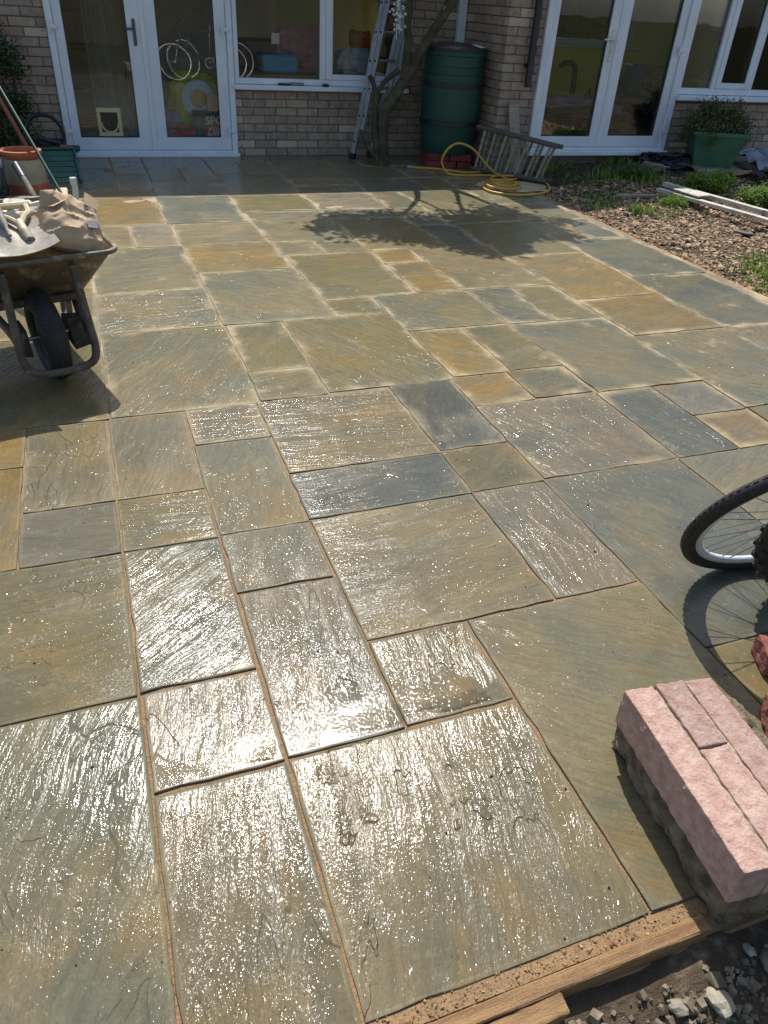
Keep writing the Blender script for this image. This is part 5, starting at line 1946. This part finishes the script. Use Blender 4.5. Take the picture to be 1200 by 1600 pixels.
# ------------------------------------------------------------------ things seen through the glass
PKL = mat('pink_fabric', (196, 140, 146), .9, (170, 116, 126), 7, bump=.004, bscale=30)
tb = thing('table', 'wooden table just inside the kitchen window', 'table', (2.45, 8.93, .03))
TW = mat('table_wood', (150, 116, 76), .5, (130, 98, 62), 4, stretch=(1, 7, 1))
MB().box((-.85, -.35, .66), (.85, .35, .70), .005).build('table_top', TW, tb)
for sx in (-.78, .78):
    for sy in (-.3, .3):
        MB().box((sx - .03, sy - .03, 0), (sx + .03, sy + .03, .66)).build('leg', TW, tb)
tag(link('cushion', crumple(.27, .16, .20, 51, 5, .3, 2.0, .7), PKL, None, (2.33, 8.97, .935)), 'bundled pink blanket on the table behind the window', 'blanket')
tag(link('storage_box', MB().box((-.19, -.14, 0), (.19, .14, .17), .02).mesh('storage_box'), mat('blue_box', (70, 150, 190), .4, (60, 136, 176), 5), None, (2.02, 8.78, .732)), 'light blue plastic box on the table behind the window', 'box')
tag(link('black_case', MB().box((-.26, -.12, 0), (.26, .12, .28), .03).mesh('black_case'), mat('case_black', (36, 38, 44), .4), None, (1.90, 9.10, .735)), 'black case behind the blue box on the table', 'case')
tag(link('price_card', MB().box((-.04, -.003, 0), (.04, .003, .09)).mesh('price_card'), mat('card_white', (226, 226, 224), .6), None, (1.93, 8.455, 1.0)), 'small white card stuck inside the window', 'card')
tag(link('orange_bag', crumple(.11, .09, .10, 53, 4, .3, 2.2, .7), mat('orange_fabric', (206, 106, 56), .8), None, (2.97, 8.95, 1.03)), 'orange fabric bag behind the right window pane', 'bag')
tag(link('laundry', crumple(.2, .13, .11, 55, 5, .4, 2.4, .9), mat('laundry_cloth', (150, 166, 196), .9, (216, 214, 206), 5), None, (2.88, 8.80, .855)), 'heap of blue and white laundry behind the right pane', 'laundry')
# doors: bags, curtain
MB_ = MB()
sb = thing('shopping_bag', 'black shopping bag with white lettering standing inside the glazed door', 'bag', (1.325, 8.60, .032))
link('bag_body', MB().box((-.25, -.09, 0), (.25, .09, .36), .03).mesh('bag_body'), mat('bag_black', (30, 34, 42), .45, (38, 42, 50), 4, bump=.01, bscale=6), sb)


def text(body, size, loc, material, parent, shear=0.0):
    cu = bpy.data.curves.new('lettering', 'FONT')
    cu.body = body
    cu.size = size
    cu.shear = shear
    cu.extrude = .0006
    cu.offset = size * .018
    cu.resolution_u = 3
    o_ = bpy.data.objects.new('tmp', cu)
    COL.objects.link(o_)
    dg_ = bpy.context.evaluated_depsgraph_get()
    me_ = bpy.data.meshes.new_from_object(o_.evaluated_get(dg_))
    bpy.data.objects.remove(o_)
    r_ = link('lettering', me_, material, parent, loc, (R(90), 0, 0))
    return r_


text('SPORTS', .105, (-.125, -.0925, .245), mat('white_print', (232, 232, 232), .5), sb)
MB().box((-.13, -.0935, .135), (.22, -.0915, .222)).build('red_panel', mat('red_print', (196, 40, 50), .5), sb)
text('DIRECT', .095, (-.115, -.0955, .145), mat('white_print', (232, 232, 232), .5), sb, .25)
yb = thing('yellow_bag', 'yellow green bag with a pale ring print inside the door', 'bag', (1.17, 8.80, .33))
link('bag_body', crumple(.30, .10, .36, 61, 5, .2, 1.8, .4), mat('yellow_plastic', (176, 180, 60), .5, (150, 156, 50), 4), yb)
rg2 = MB()
V, F = [], []
for k in range(28):
    a = 2 * math.pi * k / 28
    for r_, dy in ((.085, 0), (.165, .0), (.165, .012), (.085, .012)):
        V.append((r_ * math.cos(a), -.135 + dy, .16 + r_ * math.sin(a)))
for k in range(28):
    l = (k + 1) % 28
    for q in range(4):
        F.append((k * 4 + q, k * 4 + (q + 1) % 4, l * 4 + (q + 1) % 4, l * 4 + q))
rg2.add(V, F).build('ring_print', mat('ring_pale', (190, 206, 226), .6), yb)
MB().lathe([(.084, 0), (.084, .01), (.06, .012)], 24, M=Matrix.Translation((0, -.125, .16)) @ Matrix.Rotation(R(90), 4, 'X')).build('centre_print', mat('centre_tan', (190, 150, 96), .7), yb)
tag(link('red_bag', crumple(.20, .13, .12, 63, 4, .3, 2, .6), mat('red_plastic', (190, 60, 50), .5), None, (.90, 8.62, .15)), 'red plastic bag on the floor inside the door', 'bag')
tag(link('blue_bag', crumple(.18, .12, .12, 65, 4, .3, 2, .6), mat('blue_plastic', (80, 110, 160), .5), None, (.90, 8.82, .27)), 'blue plastic bag heaped behind the red one', 'bag')
tag(link('folded_towel', crumple(.12, .08, .10, 67, 4, .3, 2, .6), mat('beige_cloth', (206, 182, 150), .9), None, (1.36, 8.64, .45)), 'beige cloth on top of the lettered bag', 'cloth')
V, F = [], []
for j in range(2):
    for i in range(61):
        x = .18 + i * .36 / 60
        V.append((x, 9.3 + .025 * math.sin(i * .9) + .01 * math.sin(i * 2.3), .06 + j * 2.1))
for i in range(60):
    F.append((i, i + 1, 62 + i, 61 + i))
me = bpy.data.meshes.new('curtain')
me.from_pydata(V, [], F)
me.update()
cu_ = tag(link('curtain', me, mat('curtain_cloth', (206, 198, 178), .9, (186, 178, 158), 3)), 'pale hanging curtain inside the left door', 'curtain')
so = cu_.modifiers.new('thickness', 'SOLIDIFY')
so.thickness = .004
shf = thing('bookshelf', 'dark shelf unit inside behind the left door', 'shelf', (-.1, 10.2, .03))
for k in range(5):
    MB().box((-.5, 0, k * .36), (.5, .3, k * .36 + .03)).build('shelf', TW, shf)
for s in (-.5, .48):
    MB().box((s, .0, .031), (s + .02, .3, 1.8)).build('side', TW, shf)
# wing interior
tag(link('duvet', crumple(.62, .3, .13, 71, 5, .3, 2.4, .8), mat('duvet_grey', (190, 192, 196), .9, (150, 152, 156), 4), None, (6.05, 9.5, .36)), 'heap of grey bedding inside the wing door', 'bedding')
tag(link('basket_heap', crumple(.5, .25, .13, 73, 5, .4, 2.6, .9), mat('olive_heap', (110, 104, 62), .9, (60, 62, 50), 8), None, (5.95, 9.0, .30)), 'olive and brown heap low inside the wing door', 'heap')
vc = thing('walking_frame', 'dark folding frame with curved handle inside the wing', 'frame', (6.2, 9.75, .21))
MB().tube(spline([(-.22, 0, .62), (-.12, 0, .66), (0, 0, .62), (.03, 0, .42), (.05, 0, 0)], 5), .035, 8).build('handle', BLACK, vc, True)
MB().tube([(.05, 0, .05), (.30, 0, .35), (.42, 0, 0)], .02, 8).build('brace', BLACK, vc, True)
tag(link('water_carton', MB().box((-.12, -.1, 0), (.12, .1, .34), .02).mesh('water_carton'), mat('blue_carton', (40, 80, 150), .5), None, (7.12, 9.7, .55)), 'blue carton on a pile inside the wing', 'carton')
tag(link('clothes_pile', crumple(.42, .3, .26, 75, 5, .4, 2.6, .9), mat('dark_clothes', (70, 72, 76), .9, (130, 132, 134), 8), None, (7.6, 9.75, .55)), 'pile of grey clothes inside the wing door', 'clothes')
tag(link('storage_chest', MB().box((-.4, -.25, 0), (.4, .25, .34), .02).mesh('trunk'), mat('trunk_dark', (52, 58, 60), .6), None, (7.3, 9.8, .212)), 'dark storage chest under the clothes in the wing', 'chest')
ac = thing('office_chair', 'dark high-backed chair behind the wing window', 'chair', (7.95, 9.3, .21))
MB().box((-.26, -.26, .42), (.26, .26, .52), .04).build('seat', BLACK, ac)
MB().box((-.26, .18, .53), (.26, .28, 1.15), .05).build('backrest', BLACK, ac)
MB().tube([(0, 0, 0), (0, 0, .42)], .04, 10).build('post', BLACK, ac)
tag(MB().lathe([(.04, 0), (.04, .14), (.015, .19), (.015, .22)], 16, (6.52, 7.62, .76)).build('plastic_bottle', mat('bottle_clear', (170, 190, 184), .2), None, True), 'pale plastic bottle behind the wing window', 'bottle')
dsk = thing('work_table', 'table along the inside of the wing window', 'table', (7.0, 7.75, .21))
MB().box((-.85, -.2, .5), (.85, .2, .545)).build('table_top', TW, dsk)
for sx in (-.8, .8):
    MB().box((sx - .02, -.18, 0), (sx + .02, .18, .5)).build('leg', TW, dsk)

# ------------------------------------------------------------------ garden behind the camera, seen mirrored in the panes
fn = thing('garden_fence', 'brown board fence at the far end of the garden', 'fence', (0, -9.5, -.17))
FW = mat('fence_wood', (96, 84, 70), .9, (72, 62, 52), 3, perobj=.35, stretch=(6, 6, 1))
fme = MB().box((0, 0, .05), (.235, .02, 1.75), .003).mesh('board')
for i in range(50):
    link('board', fme, FW, fn, (-6 + i * .24, rs.uniform(-.004, .004), 0))
for i in range(7):
    MB().box((-6 + i * 2, -.1, 0), (-5.9 + i * 2, -.005, 1.85)).build('post', FW, fn)
for k, (x, y, h_, lab) in enumerate(((-1.5, -8.2, 2.6, 'round leafy garden tree before the fence, left one'), (4.2, -7.6, 3.0, 'taller leafy garden tree before the fence'))):
    t = thing('garden_tree', lab, 'tree', (x, y, -.17), (0, 0, 0), 'garden trees behind the camera')
    MB().tube([(0, 0, 0), (.05, 0, h_ * .4), (0, .05, h_ * .8)], [.09, .07, .03], 8).build('trunk', BARK, t, True)
    rb = random.Random(k)
    cs = [(rb.gauss(0, .5), rb.gauss(0, .5), h_ * rb.uniform(.35, 1.05)) for _ in range(70)]
    leaf_cloud('crown', cs, 40, (.14, .14, .12), .11, LEAF_M, t, 40 + k, .5)

hg = thing('hedge', 'dark green hedge glimpsed through the far wing window', 'hedge', (7.0, 12.9, -.17))
MB().box((-2.4, .1, 0), (4.2, .5, 2.3)).build('blocking_core', BARK, hg)  # solid dark box added inside the hedge to block daylight
rb = random.Random(5)
leaf_cloud('foliage', [(rb.uniform(-2.4, 4.2), rb.uniform(-.1, .2), rb.uniform(.1, 2.5)) for _ in range(260)], 30, (.13, .09, .13), .10, LEAF_D, hg, 77, .5)
